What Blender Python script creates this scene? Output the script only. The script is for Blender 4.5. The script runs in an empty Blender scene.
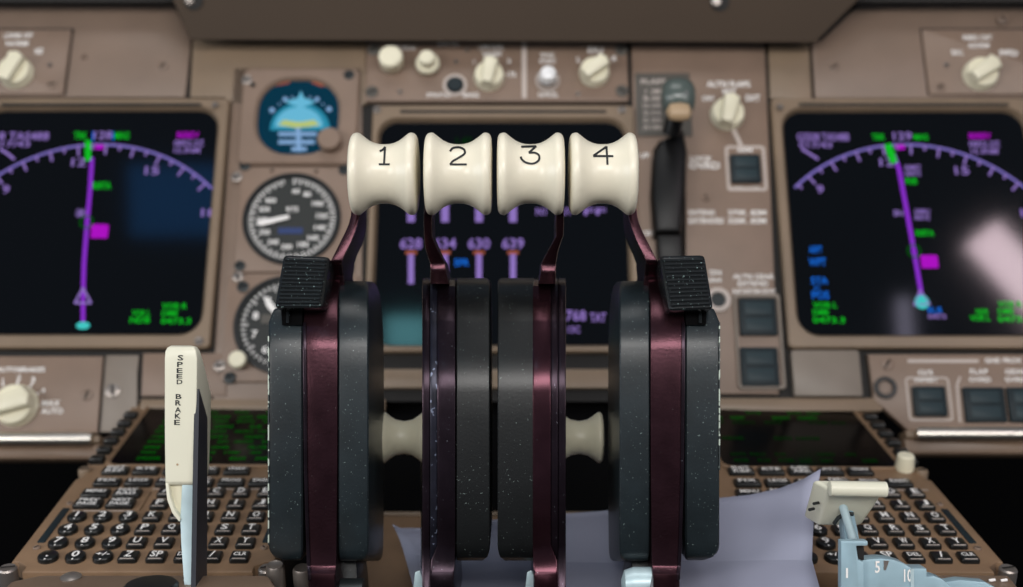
import bpy, bmesh, math, random
from mathutils import Vector, Matrix
random.seed(7)
SC = bpy.context.scene
COL = SC.collection
W_IMG, H_IMG, F_PX = 1023.0, 587.0, 1153.0
CX, CY = 511.5, 293.5
CAM = Vector((0, 0, 1.2))

def ray(px, py):
    return Vector(((px - CX) / F_PX, 1.0, (CY - py) / F_PX))

# ------------------------------------------------------------------ frames
class Frame:
    """A flat working surface standing in the cockpit: origin, u, v and outward normal."""
    def __init__(s, origin, u, v):
        s.o = Vector(origin); s.u = Vector(u).normalized()
        v = Vector(v); v = (v - s.u * v.dot(s.u)).normalized()
        s.v = v; s.n = s.u.cross(v)
        m = Matrix((s.u, s.v, s.n)).transposed().to_4x4()
        m.translation = s.o + CAM
        s.M = m
    def p(s, px, py, w=0.0):
        d = ray(px, py)
        t = (s.o + s.n * w).dot(s.n) / d.dot(s.n)
        q = d * t - s.o
        return q.dot(s.u), q.dot(s.v)
    def p3(s, px, py, w=0.0):
        a = s.p(px, py, w); return Vector((a[0], a[1], w))
    def rect(s, x0, y0, x1, y1, w=0.0):
        ym, xm = (y0 + y1) / 2, (x0 + x1) / 2
        return s.p(x0, ym, w)[0], s.p(xm, y1, w)[1], s.p(x1, ym, w)[0], s.p(xm, y0, w)[1]

class WorldFrame(Frame):
    def __init__(s):
        s.o = Vector((0, 0, 0)); s.M = Matrix.Translation(CAM)
WF = WorldFrame()
def L(px, py, d):
    return ray(px, py) * d

tilt = math.radians(17.3)
PF = Frame(ray(511.5, 222) * 0.90, (1, 0, 0), (0, math.sin(tilt), math.cos(tilt)))
CL = Frame(ray(48.5, 559.0) * 0.645, (1, .019, -.0044), (-.0178, 1, .304))
CR = Frame(ray(780.5, 559.5) * 0.645, (1, .049, -.0113), (-.043, 1, .304))

# ------------------------------------------------------------------ materials
def lin(c):
    return tuple(((x / 255.0) / 12.92 if x / 255.0 <= .04045 else ((x / 255.0 + .055) / 1.055) ** 2.4) for x in c) + (1.0,)

MATS = {}
def mat(name, rgb, rough=.5, metal=0.0, var=.0, vscale=40, speck=0.0, speck_rgb=(190, 200, 195), bump=0.0, emit=0.0, coat=0.0, aniso=0, spec=.5, sscale=900):
    m = bpy.data.materials.new(name); m.use_nodes = True
    nt = m.node_tree; b = nt.nodes['Principled BSDF']
    b.inputs['Roughness'].default_value = rough
    b.inputs['Metallic'].default_value = metal
    b.inputs['Specular IOR Level'].default_value = spec
    b.inputs['Coat Weight'].default_value = coat
    c = lin(rgb)
    b.inputs['Base Color'].default_value = c
    if emit:
        b.inputs['Emission Color'].default_value = c
        b.inputs['Emission Strength'].default_value = emit
    if var or speck or bump:
        tc = nt.nodes.new('ShaderNodeTexCoord')
        n = nt.nodes.new('ShaderNodeTexNoise'); n.inputs['Scale'].default_value = vscale; n.inputs['Detail'].default_value = 5
        nt.links.new(tc.outputs['Object'], n.inputs['Vector'])
        rp = nt.nodes.new('ShaderNodeValToRGB')
        rp.color_ramp.elements[0].position = .3; rp.color_ramp.elements[1].position = .7
        rp.color_ramp.elements[0].color = tuple(x * (1 - var) for x in c[:3]) + (1,)
        rp.color_ramp.elements[1].color = tuple(min(1, x * (1 + var)) for x in c[:3]) + (1,)
        nt.links.new(n.outputs['Fac'], rp.inputs['Fac'])
        out = rp.outputs['Color']
        if speck:
            n2 = nt.nodes.new('ShaderNodeTexNoise'); n2.inputs['Scale'].default_value = sscale; n2.inputs['Detail'].default_value = 1
            nt.links.new(tc.outputs['Object'], n2.inputs['Vector'])
            r2 = nt.nodes.new('ShaderNodeValToRGB')
            r2.color_ramp.elements[0].position = 1 - speck; r2.color_ramp.elements[0].color = (0, 0, 0, 1)
            r2.color_ramp.elements[1].position = min(1, 1 - speck + .03); r2.color_ramp.elements[1].color = (1, 1, 1, 1)
            nt.links.new(n2.outputs['Fac'], r2.inputs['Fac'])
            mx = nt.nodes.new('ShaderNodeMix'); mx.data_type = 'RGBA'
            nt.links.new(r2.outputs['Color'], mx.inputs['Factor'])
            nt.links.new(out, mx.inputs['A']); mx.inputs['B'].default_value = lin(speck_rgb)
            out = mx.outputs['Result']
        nt.links.new(out, b.inputs['Base Color'])
        if bump:
            bp = nt.nodes.new('ShaderNodeBump'); bp.inputs['Strength'].default_value = bump; bp.inputs['Distance'].default_value = .0005
            n3 = nt.nodes.new('ShaderNodeTexNoise'); n3.inputs['Scale'].default_value = 700
            nt.links.new(tc.outputs['Object'], n3.inputs['Vector'])
            nt.links.new(n3.outputs['Fac'], bp.inputs['Height']); nt.links.new(bp.outputs['Normal'], b.inputs['Normal'])
    MATS[name] = m
    return m

BROWN = mat('brown_panel_paint', (127, 108, 94), .42, var=.07, vscale=25, bump=.15)
BROWN2 = mat('brown_module_paint', (131, 110, 95), .45, var=.08, vscale=30, bump=.15)
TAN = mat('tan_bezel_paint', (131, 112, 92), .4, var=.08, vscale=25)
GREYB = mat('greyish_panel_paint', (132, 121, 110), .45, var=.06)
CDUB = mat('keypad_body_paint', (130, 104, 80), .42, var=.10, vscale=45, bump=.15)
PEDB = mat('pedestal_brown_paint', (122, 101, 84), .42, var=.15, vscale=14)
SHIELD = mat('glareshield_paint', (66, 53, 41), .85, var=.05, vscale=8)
GAP = mat('dark_recess', (16, 13, 11), .7)
BLACK = mat('black_void', (4, 4, 5), .9, spec=.1)
BLKP = mat('black_plastic', (18, 20, 21), .35)
KEYM = mat('key_black_plastic', (20, 20, 19), .3, coat=.2)
SWB = mat('switch_lens_dark', (26, 38, 43), .55, spec=.3)
SWB2 = mat('switch_segment', (42, 57, 62), .5, spec=.3)
WHITE = mat('white_lettering', (244, 241, 238), .6)
LINEW = mat('panel_line_paint', (196, 184, 176), .6)
IVORY = mat('ivory_plastic', (238, 231, 210), .33, var=.015, vscale=20, coat=.12)
IVORY2 = mat('aged_ivory_plastic', (232, 226, 200), .35, var=.05, vscale=30)
CREAM = mat('cream_handle_plastic', (226, 224, 204), .38, var=.03, vscale=20, coat=.1)
INK = mat('engraved_ink', (26, 28, 30), .6)
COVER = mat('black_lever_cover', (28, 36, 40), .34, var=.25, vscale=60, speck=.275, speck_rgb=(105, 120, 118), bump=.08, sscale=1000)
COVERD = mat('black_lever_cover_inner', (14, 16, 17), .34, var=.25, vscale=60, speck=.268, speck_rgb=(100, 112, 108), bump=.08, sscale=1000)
PURP = mat('plum_anodised_metal', (70, 44, 51), .26, metal=.9, var=.2, vscale=80, speck=.22, speck_rgb=(170, 150, 150), bump=.1, sscale=1200)
PURPD = mat('dark_plum_metal', (46, 36, 44), .26, metal=.85, var=.25, vscale=80, speck=.24, speck_rgb=(150, 150, 160), sscale=1000)
PURPI = mat('inner_plum_metal', (72, 44, 52), .22, metal=.9, var=.2, vscale=80, speck=.24, speck_rgb=(150, 140, 145), sscale=1100)
STRIPM = mat('worn_dark_metal', (38, 38, 50), .3, metal=.6, var=.4, vscale=150, speck=.33, speck_rgb=(120, 128, 150), sscale=420)
RIBM = mat('ribbed_switch_black', (24, 27, 29), .24, speck=.285, speck_rgb=(120, 140, 138), sscale=900)
WEAR = mat('chipped_paint_edge', (40, 48, 50), .5, speck=.50, speck_rgb=(180, 192, 180), sscale=300)
DARKSIDE = mat('lever_side_black', (6, 6, 7), .4, spec=.3)
GREYSIDE = mat('lever_dark_inlay', (40, 43, 52), .45, var=.15)
ALU = mat('pale_blue_painted_metal', (150, 178, 190), .38, metal=.15, var=.12, vscale=60)
ALU2 = mat('bright_bluish_metal', (186, 208, 214), .35, metal=.2, var=.1, vscale=60)
STEEL = mat('screw_steel', (150, 142, 136), .35, metal=.7)
DSTEEL = mat('dark_fastener', (40, 46, 48), .35, metal=.4)
CHROME = mat('polished_rail_metal', (232, 226, 216), .36, metal=1.0)
PAPER = mat('white_paper', (160, 163, 184), .8, var=.02, vscale=10)
GLASS = mat('display_glass', (3, 4, 7), .07, spec=.5)
GLASSB = mat('display_glass_border', (2, 2, 3), .2, spec=.12)
DIAL = mat('dial_face', (30, 34, 33), .6)
PLAC = mat('placard_grey', (84, 80, 74), .6)
SMOKE = mat('smoky_clear_plastic', (84, 94, 90), .25, coat=.3)
TIPM = mat('amber_wheel_tip', (176, 150, 118), .4)
def em(name, rgb, s=1.0):
    m = mat(name, rgb, .5, emit=s, spec=0)
    m.node_tree.nodes['Principled BSDF'].inputs['Base Color'].default_value = (0, 0, 0, 1)
    return m
E_PUR = em('glow_lavender', (150, 122, 200), .85)
E_ARC = em('glow_arc', (122, 108, 184), 1.0)
E_MAG = em('glow_magenta', (178, 20, 200), .9)
E_VIO = em('glow_violet', (146, 52, 214), .85)
E_GRN = em('glow_green', (20, 200, 40), .85)
E_GRND = em('glow_dim_green', (6, 92, 14), .8)
E_GRN3 = em('glow_faint_green', (4, 48, 10), .8)
E_CYA = em('glow_cyan', (70, 205, 200), .9)
E_BLU = em('glow_blue', (25, 110, 225), .9)
E_ORG = em('glow_orange', (170, 92, 70), .8)
E_SKY = em('attitude_sky', (50, 152, 184), .8)
E_SKY2 = em('attitude_pale', (108, 190, 222), .9)
E_YEL = em('attitude_yellow', (200, 215, 130), .8)
E_NAV = em('attitude_navy', (14, 60, 82), .75)
E_LIN = em('attitude_lines', (140, 180, 225), .8)
DBLUE = mat('dial_blue', (28, 52, 105), .6)

# ------------------------------------------------------------------ mesh builder
def rrect(u0, v0, u1, v1, r, n=5):
    r = min(r, (u1 - u0) / 2 - 1e-6, (v1 - v0) / 2 - 1e-6)
    out = []
    for cx, cy, a0 in ((u1 - r, v1 - r, 0), (u0 + r, v1 - r, 90), (u0 + r, v0 + r, 180), (u1 - r, v0 + r, 270)):
        for k in range(n + 1):
            a = math.radians(a0 + 90.0 * k / n)
            out.append((cx + r * math.cos(a), cy + r * math.sin(a)))
    return out

def circ(u, v, r, n=32, rv=None):
    rv = rv or r
    return [(u + r * math.cos(2 * math.pi * k / n), v + rv * math.sin(2 * math.pi * k / n)) for k in range(n)]

def area2(p):
    return sum(p[i][0] * p[(i + 1) % len(p)][1] - p[(i + 1) % len(p)][0] * p[i][1] for i in range(len(p))) / 2

def inset(poly, d):
    n = len(poly); out = []
    for i in range(n):
        a, b, c = Vector(poly[i - 1]), Vector(poly[i]), Vector(poly[(i + 1) % n])
        e1 = (b - a); e2 = (c - b)
        if e1.length < 1e-9: e1 = e2
        if e2.length < 1e-9: e2 = e1
        e1 = e1.normalized(); e2 = e2.normalized()
        n1 = Vector((-e1.y, e1.x)); n2 = Vector((-e2.y, e2.x))
        m = n1 + n2
        if m.length < 1e-6: m = n1
        m.normalize()
        k = d / max(.35, m.dot(n1))
        out.append(tuple(b + m * k))
    return out

GLY = {}
def glyphs(s):
    if s not in GLY:
        cu = bpy.data.curves.new('t', 'FONT'); cu.body = s; cu.resolution_u = 2; cu.offset = .018
        ob = bpy.data.objects.new('t', cu); COL.objects.link(ob)
        dg = bpy.context.evaluated_depsgraph_get()
        me = bpy.data.meshes.new_from_object(ob.evaluated_get(dg))
        vs = [(v.co.x, v.co.y) for v in me.vertices]; fs = [tuple(p.vertices) for p in me.polygons]
        bpy.data.objects.remove(ob); bpy.data.meshes.remove(me); bpy.data.curves.remove(cu)
        GLY[s] = (vs, fs)
    return GLY[s]

class B:
    def __init__(s): s.v = []; s.f = []
    def add(s, vs, fs):
        o = len(s.v); s.v += [Vector(x) for x in vs]; s.f += [tuple(i + o for i in f) for f in fs]; return s
    def loops(s, loops, cap0=True, cap1=True):
        n = len(loops[0]); vs = [p for l in loops for p in l]; fs = []
        for k in range(len(loops) - 1):
            for i in range(n):
                j = (i + 1) % n
                fs.append((k * n + i, k * n + j, (k + 1) * n + j, (k + 1) * n + i))
        if cap0: fs.append(tuple(reversed(range(n))))
        if cap1: fs.append(tuple(range((len(loops) - 1) * n, len(loops) * n)))
        return s.add(vs, fs)
    def prism(s, poly, w0, w1, bev=0.0):
        if area2(poly) < 0: poly = poly[::-1]
        ls = [[(u, v, w0) for u, v in poly]]
        if bev:
            ls.append([(u, v, w1 - bev) for u, v in poly])
            q = inset(poly, bev * .35); ls.append([(u, v, w1 - bev * .35) for u, v in q])
            q = inset(poly, bev); ls.append([(u, v, w1) for u, v in q])
        else:
            ls.append([(u, v, w1) for u, v in poly])
        return s.loops(ls)
    def ring(s, outer, inner, w0, w1, bev=0.0, slope=0.0):
        q = inset(outer, bev) if bev else outer
        iq = inset(inner, -slope - (bev * .5 if bev else 0))
        ls = [outer, outer, q, iq, inner, inner]; ws = [w0, w1 - bev, w1, w1, (w1 + w0) / 2 if slope else w1 - bev * .5, w0]
        ls = [[(u, v, w) for u, v in l] for l, w in zip(ls, ws)]
        ls.append(ls[0])
        return s.loops(ls, False, False)
    def lathe(s, prof, o, axis=(0, 0, 1), seg=28, cap=True):
        ax = Vector(axis).normalized(); t = Vector((1, 0, 0)) if abs(ax.x) < .9 else Vector((0, 1, 0))
        a = ax.cross(t).normalized(); b = ax.cross(a); o = Vector(o)
        ls = [[o + ax * h + (a * math.cos(2 * math.pi * k / seg) + b * math.sin(2 * math.pi * k / seg)) * r for k in range(seg)] for r, h in prof]
        return s.loops(ls, cap, cap)
    def tube(s, pts, r, seg=12, cap=True):
        pts = [Vector(p) for p in pts]; ls = []; a = None
        for i, p in enumerate(pts):
            t = (pts[min(i + 1, len(pts) - 1)] - pts[max(i - 1, 0)]).normalized()
            if a is None:
                a = t.orthogonal().normalized()
            a = (a - t * a.dot(t)).normalized(); b = t.cross(a)
            rr = r[i] if isinstance(r, (list, tuple)) else r
            ls.append([p + (a * math.cos(2 * math.pi * k / seg) + b * math.sin(2 * math.pi * k / seg)) * rr for k in range(seg)])
        return s.loops(ls, cap, cap)
    def hexa(s, p):      # 0-3 front loop, 4-7 back loop in the same order
        return s.add(p, [(0, 1, 2, 3), (7, 6, 5, 4), (0, 4, 5, 1), (1, 5, 6, 2), (2, 6, 7, 3), (3, 7, 4, 0)])
    def line(s, pts, wd, w):
        for a, b in zip(pts[:-1], pts[1:]):
            a = Vector(a[:2]); b = Vector(b[:2]); d = (b - a)
            if d.length < 1e-9: continue
            d.normalize(); n = Vector((-d.y, d.x)) * wd / 2; e = d * wd * .15
            q = [a - n - e, b - n + e, b + n + e, a + n - e]
            s.add([(x.x, x.y, w) for x in q], [(0, 1, 2, 3)])
        return s
    def text(s, st, u0, v0, u1, v1, w):
        if not st.strip(): return s
        vs, fs = glyphs(st)
        xs = [a for a, _ in vs]; ys = [b for _, b in vs]
        x0, x1, y0, y1 = min(xs), max(xs), min(ys), max(ys)
        sx = (u1 - u0) / max(1e-6, x1 - x0); sy = (v1 - v0) / max(1e-6, y1 - y0)
        if len(st) == 1 and st in '1-.I/': sx = min(sx, sy)
        if st == '.': sx = sy = sy * .22
        cu = (u0 + u1) / 2; cx = (x0 + x1) / 2
        return s.add([(cu + (a - cx) * sx, v0 + (b - y0) * sy, w) for a, b in vs], fs)
    def ptext(s, fr, st, x0, y0, x1, y1, w):
        u0, v0, u1, v1 = fr.rect(x0, y0, x1, y1, w)
        return s.text(st, u0, v0, u1, v1, w)

INFO = {}
def mesh(name, b, m, anchor, bev=0, bseg=2, ang=32, subd=0):
    me = bpy.data.meshes.new(name)
    a = Vector(anchor)
    me.from_pydata([tuple(x - a) for x in b.v], [], b.f)
    bm = bmesh.new(); bm.from_mesh(me)
    bmesh.ops.remove_doubles(bm, verts=bm.verts, dist=1e-7)
    bmesh.ops.recalc_face_normals(bm, faces=bm.faces)
    if bev:
        es = [e for e in bm.edges if e.is_manifold and e.calc_face_angle(0) > math.radians(28)]
        bmesh.ops.bevel(bm, geom=es, offset=bev, segments=bseg, affect='EDGES', profile=.6, clamp_overlap=True)
    bm.to_mesh(me); bm.free()
    for p in me.polygons: p.use_smooth = True
    me.set_sharp_from_angle(angle=math.radians(ang))
    me.materials.append(m)
    return me

def tag(o, label, cat, group=None, kind=None):
    if label: o['label'] = label
    if cat: o['category'] = cat
    if group: o['group'] = group
    if kind: o['kind'] = kind
    return o

def thing(name, label, cat, fr, anchor, group=None):
    o = bpy.data.objects.new(name, None); COL.objects.link(o)
    o.empty_display_size = .02
    o.matrix_world = fr.M @ Matrix.Translation(Vector(anchor))
    INFO[o] = Vector(anchor)
    return tag(o, label, cat, group)

def part(T, name, b, m, parent=None, label=None, **kw):
    o = bpy.data.objects.new(name, mesh(name, b, m, INFO[T], **kw)); COL.objects.link(o)
    o.parent = parent or T
    if label: o['label'] = label
    return o

def solo(name, label, cat, fr, anchor, b, m, group=None, kind=None, **kw):
    o = bpy.data.objects.new(name, mesh(name, b, m, anchor, **kw)); COL.objects.link(o)
    o.matrix_world = fr.M @ Matrix.Translation(Vector(anchor))
    return tag(o, label, cat, group, kind)

# ------------------------------------------------------------------ small panel fittings
def screw(T, fr, x, y, r, w, m=STEEL, parent=None, name='screw', h=.0012):
    u, v = fr.p(x, y, w)
    b = B().lathe([(r, w), (r, w + h * .6), (r * .8, w + h), (r * .35, w + h * .95), (r * .3, w + h * .5)], (u, v, 0), seg=18)
    o = part(T, name, b, m, parent)
    a = random.random() * 3.1
    d = Vector((math.cos(a), math.sin(a))) * r * .75
    part(T, 'slot', B().line([(u - d.x, v - d.y), (u + d.x, v + d.y)], r * .28, w + h * 1.05), GAP, o)
    return o

def selector(T, fr, x, y, r, ang, w=.003, m=IVORY2, name='rotary_knob', hgt=.014):
    u, v = fr.p(x, y, w + hgt * .7)
    b = B().lathe([(r * 1.05, w), (r * 1.05, w + .002), (r, w + .003), (r * .96, w + hgt * .55), (r * .9, w + hgt * .6)], (u, v, 0), seg=30)
    o = part(T, name, b, m)
    ca, sa = math.cos(ang), math.sin(ang)
    q = [(-r * .95, -r * .36), (r * .85, -r * .5), (r * 1.05, 0), (r * .85, r * .5), (-r * .95, r * .36)]
    q = [(u + a * ca - c * sa, v + a * sa + c * ca) for a, c in q]
    part(T, 'grip_bar', B().prism(q, w + hgt * .5, w + hgt * 1.15, r * .16), m, o)
    return o

def ring_line(b, poly, wd, w):
    q = inset(poly, wd); n = len(poly)
    b.add([(u, v, w) for u, v in poly] + [(u, v, w) for u, v in q], [(i, (i + 1) % n, n + (i + 1) % n, n + i) for i in range(n)])
    return b

def pbutton(T, fr, x0, y0, x1, y1, w=.003, name='push_switch'):
    u0, v0, u1, v1 = fr.rect(x0, y0, x1, y1, w + .004)
    o = part(T, name, B().prism(rrect(u0, v0, u1, v1, .0012), w, w + .0045, .0009), SWB)
    hh = (v1 - v0)
    for k in range(2):
        a = v0 + hh * (.12 + .43 * k)
        part(T, 'lens_segment', B().prism(rrect(u0 + (u1 - u0) * .14, a, u1 - (u1 - u0) * .14, a + hh * .33, .0008), w + .0044, w + .0050, .0003), SWB2, o)
    return o

def plate(T, fr, x0, y0, x1, y1, w0, w1, r=.001, m=BROWN, name='face_plate', bev=.0006, poly=None):
    if poly: q = [fr.p(a, c, w1) for a, c in poly]
    else: q = rrect(*fr.rect(x0, y0, x1, y1, w1), r)
    return part(T, name, B().prism(q, w0, w1, bev), m)

# ================================================================== SETTING
def wbox(x0, y0, z0, x1, y1, z1):
    return B().hexa([(x0, y0, z0), (x1, y0, z0), (x1, y0, z1), (x0, y0, z1), (x0, y1, z0), (x1, y1, z0), (x1, y1, z1), (x0, y1, z1)])
solo('floor', 'cockpit floor beneath the panel, black for the dark foot wells', 'floor', WF, (0, .5, -1.2), wbox(-3, -4, -1.24, 3, 1.5, -1.2), BLACK, kind='structure')  # black colour stands in for the unlit foot wells
solo('wall_front', 'bulkhead behind the instrument panel, black for the dark foot wells', 'wall', WF, (0, 1.4, -1.2), wbox(-1.3, 1.4, -1.2, 1.3, 1.45, .6), BLACK, kind='structure')  # coloured black so the shade below the panel stays dark

# glareshield
gs = thing('glareshield', 'dark brown glareshield housing overhanging the top of the instrument panel', 'glareshield', WF, L(500, 20, .9))
D0 = .922
bt = [L(190, 40, D0), L(815, 43, D0), L(862, -4, D0), L(900, -70, D0), L(100, -70, D0), L(171, -4, D0)]
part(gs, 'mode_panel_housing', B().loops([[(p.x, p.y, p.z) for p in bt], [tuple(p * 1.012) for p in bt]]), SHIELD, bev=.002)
a = L(-150, 2, .935); c = L(1170, -90, .935)
part(gs, 'rear_lip', wbox(a.x, .935, a.z, c.x, .940, c.z), GAP)
for sx, sy in ((190, 1), (716, 2)):
    p = L(sx, sy, D0)
    part(gs, 'screw', B().lathe([(.0042, .001), (.0042, -.002), (.003, -.003)], p, (0, 1, 0), seg=16), STEEL)
    part(gs, 'screw_recess', B().lathe([(.0075, .0005), (.0075, -.0010)], p + Vector((.003, 0, 0)), (0, 1, 0), seg=16), GAP)

# instrument panel backing and cover plates
ip = thing('instrument_panel', 'brown painted main instrument panel carrying the displays and gauges', 'panel', PF, PF.p3(511, 250, 0))
part(ip, 'backing_plate', B().prism(rrect(*PF.rect(-110, -25, 1130, 402, -.004), .002), -.02, -.002), GAP)
Z0, Z1 = -.002, .001
plate(ip, PF, 0, 0, 0, 0, Z0, Z1, poly=[(-110, 4), (173, 4), (191, 38), (185, 97), (-110, 97)], m=BROWN, name='cover_plate')
plate(ip, PF, 0, 0, 0, 0, Z0, Z1, poly=[(194, 20), (366, 20), (366, 104), (233, 104), (224, 97), (190, 97)], m=TAN, name='cover_plate')
plate(ip, PF, 0, 0, 0, 0, Z0, Z1, poly=[(234, 68), (362, 68), (362, 400), (213, 400), (214.5, 352)], m=BROWN, name='cover_plate')
plate(ip, PF, 0, 0, 0, 0, Z0, Z1 + .001, poly=[(631, 26), (764, 26), (779, 394), (640, 394)], m=BROWN2, name='cover_plate')
plate(ip, PF, 0, 0, 0, 0, Z0, Z1, poly=[(768, 26), (808, 26), (812, 100), (770, 98)], m=TAN, name='cover_plate')
plate(ip, PF, 0, 0, 0, 0, Z0, Z1, poly=[(811, 26), (820, 42), (860, 4), (1130, 4), (1130, 98), (815, 98)], m=BROWN, name='cover_plate')
plate(ip, PF, 0, 0, 0, 0, Z0, Z1, poly=[(104, 355), (139, 355), (137, 372), (137, 432), (96, 432)], m=GREYB, name='cover_plate')
plate(ip, PF, 0, 0, 0, 0, Z0, Z1 + .001, poly=[(143, 353), (226, 353), (226, 396), (141, 396)], m=BROWN2, name='cover_plate')
plate(ip, PF, 140, 399, 385, 412, Z0, Z1 + .002, m=TAN, name='ledge_strip')
plate(ip, PF, 370, 369, 640, 388, Z0, Z1 + .002, m=TAN, name='ledge_strip')
plate(ip, PF, 640, 398, 882, 411, Z0, Z1 + .002, m=TAN, name='ledge_strip')
plate(ip, PF, 793, 350, 861, 396, Z0, Z1 + .004, m=GREYB, name='cover_plate', r=.002)
for x, y in ((163, 66), (834, 67), (1001, 19), (-20, 20)): screw(ip, PF, x, y, .0042, Z1, BROWN)
for x, y in ((113, 391),): screw(ip, PF, x, y, .0055, Z1, STEEL)
for x, y in ((84, 57), (780, 107), (215, 105)): screw(ip, PF, x, y, .0025, .008 if y > 100 else Z1, STEEL if y > 100 else BROWN2)
for x, y in ((258, 470), (192, 416)): pass

# ================================================================== NAVIGATION DISPLAYS
def display(name, label, outer, inner, tw, r_in, extra=None, oslot=True):
    w1 = .006
    cx, cy = (inner[0] + inner[2]) / 2, (inner[1] + inner[3]) / 2
    T = thing(name, label, 'display', PF, PF.p3(cx, cy, 0))
    o = rrect(*PF.rect(*outer, w1), .004); i = rrect(*PF.rect(*inner, w1), r_in)
    part(T, 'bezel', B().ring(o, i, Z0, w1, .0012, slope=.0018), TAN)
    part(T, 'screen_glass', B().prism(i, Z0, .0008), GLASS)
    u0, v0, u1, v1 = PF.rect(*outer, w1)
    if oslot:
        part(T, 'top_vent_slot', B().prism(rrect(u0 + .022, v1 - .0072, u1 - .022, v1 - .0045, .001), w1 - .0004, w1 + .0002), GAP)
    return T
SW = .0012   # symbology height above the glass
NDL = display('navigation_display', 'left navigation display with lavender compass arc and magenta course line', (-45, 98, 219.5, 348), (-32, 108.5, 208.5, 333), .006, .016)
NDR = display('navigation_display', 'right navigation display with blue readouts down its left side', (780, 98, 1054, 348), (791.5, 109.5, 1040, 334), .006, .016)

def nd_symbols(T, cx, rng, sgn):
    c = Vector(PF.p(cx, 299, SW)); top = PF.p(cx, 144.5, SW)[1]; R = top - c.y
    k = R / 155.0
    b = B(); n = 60
    pts = [(c.x + R * math.sin(math.radians(a)), c.y + R * math.cos(math.radians(a))) for a in [rng[0] + (rng[1] - rng[0]) * i / n for i in range(n + 1)]]
    b.line(pts, 2.5 * k, SW)
    part(T, 'compass_arc', b, E_ARC)
    b = B(); off = 128
    for h in range(60, 200, 5):
        a = h - off
        if a < rng[0] or a > rng[1]: continue
        ln = 10 if h % 10 == 0 else 5
        s_, c_ = math.sin(math.radians(a)), math.cos(math.radians(a))
        b.line([(c.x + R * s_, c.y + R * c_), (c.x + (R - ln * k) * s_, c.y + (R - ln * k) * c_)], 2.1 * k, SW + .0001)
    for h, st in ((90, '9'), (120, '12'), (150, '15'), (180, '18')):
        a = math.radians(h - off); rr = R - 17 * k
        x, y = c.x + rr * math.sin(a), c.y + rr * math.cos(a); wd = 3.4 * k * len(st)
        if cx < 500 or h != 90 or True:
            b.text(st, x - wd, y - 4.2 * k, x + wd, y + 4.2 * k, SW)
    part(T, 'compass_ticks', b, E_PUR)
    return k
def nd_text(T, items, m, name='readout'):
    for st, x0, y0, x1, y1 in items: part(T, name, B().ptext(PF, st, x0, y0, x1, y1, SW), m)
def nd_line(T, pts, wd, m, name, dw=0):
    b = B().line([PF.p(x, y, SW) for x, y in pts], wd, SW + dw)
    return part(T, name, b, m)
k = nd_symbols(NDL, 83, (-48, 45), 1)
nd_text(NDL, [('GS508 TAS488', -28, 132, 49, 140), ('017/43', -8, 141, 30, 147), ('128', 94, 131, 112, 139), ('0852.2Z', 174, 140, 204, 146), ('15.3NM', 174, 147.5, 200, 153), ('GIMRU', 76, 209, 86, 217)], E_PUR)
nd_text(NDL, [('TRK', 74, 132, 87, 139), ('MAG', 115, 132, 129, 139), ('RIBTA', 93, 182, 111, 189), ('VOR R', 162, 303, 187, 309), ('DME', 162, 310.5, 178, 316), ('0473.3', 161, 318, 191, 324), ('VOR L', 132, 310, 150, 316), ('NDB', 130, 317, 150, 323)], E_GRN)
nd_text(NDL, [('BEBEV', 177, 132, 199, 138), ('BEBEV', 91, 224, 108, 230), ('0831Z', 91, 232, 108, 238)], E_MAG)
part(NDL, 'waypoint_tag', B().prism(rrect(*PF.rect(91, 225, 108, 238, SW), .001), SW - .0003, SW - .0001), E_MAG)
nd_line(NDL, [(0, 149), (8, 154), (14, 159)], .0022, E_PUR, 'wind_arrow')
nd_line(NDL, [(83, 326), (83, 299), (84, 262), (87, 224), (90, 190), (92, 158)], .0032, E_VIO, 'course_line')
nd_line(NDL, [(93, 132), (93, 141)], .0012, E_BLU, 'track_box'); nd_line(NDL, [(113, 132), (113, 140)], .0012, E_BLU, 'track_box')
nd_line(NDL, [(88, 141), (88, 160)], .0046, E_GRN, 'heading_bug', .0001)
nd_line(NDL, [(96, 147), (103, 147)], .0042, E_MAG, 'selected_marker', .0001)
nd_line(NDL, [(75, 303), (83, 288), (91, 303), (75, 303)], .0017, E_PUR, 'aircraft_symbol', .0001)
def disc(T, x, y, r, m, name, rv=None, hole=0):
    u, v = PF.p(x, y, SW); b = B()
    if hole: ring_line(b, circ(u, v, r, 24), hole, SW + .00015)
    else: b.prism(circ(u, v, r, 20, rv), SW - .0002, SW + .0001)
    return part(T, name, b, m)
disc(NDL, 83, 325.5, .0052, E_CYA, 'position_symbol', .003)
disc(NDL, 86.5, 222, .0055, E_GRND, 'waypoint_ring', hole=.0012)
k = nd_symbols(NDR, 922, (-44.5, 45), -1)
nd_text(NDR, [('GS508 TAS488', 797, 133, 849, 141), ('017/43', 799, 142, 832, 148), ('129', 893, 132, 912, 140), ('0852.2Z', 969, 141, 1000, 147), ('15.3NM', 971, 148.5, 998, 154), ('RIMET', 905, 165, 921, 170), ('0847Z', 905, 171, 921, 176), ('GIMRU', 914, 209, 930, 214), ('0839Z', 914, 215, 930, 220), ('BN', 894, 210, 903, 216), ('0473', 928, 314, 946, 319)], E_PUR)
nd_text(NDR, [('TRK', 872, 134, 885, 140), ('MAG', 914, 134, 928, 140), ('RIB', 906, 178, 917, 184), ('RIBTA', 916, 230, 934, 236), ('VOR L', 813, 302, 837, 308), ('DME', 813, 309.5, 829, 315), ('0473.3', 813, 317, 845, 323), ('NDB', 976, 309, 988, 314), ('VOR L', 970, 315, 990, 321), ('VOR R', 998, 301, 1022, 307), ('DME', 998, 308.5, 1014, 314), ('0473.3', 998, 316, 1030, 322)], E_GRN)
nd_text(NDR, [('BEBEV', 969, 133, 991, 139), ], E_MAG)
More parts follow.
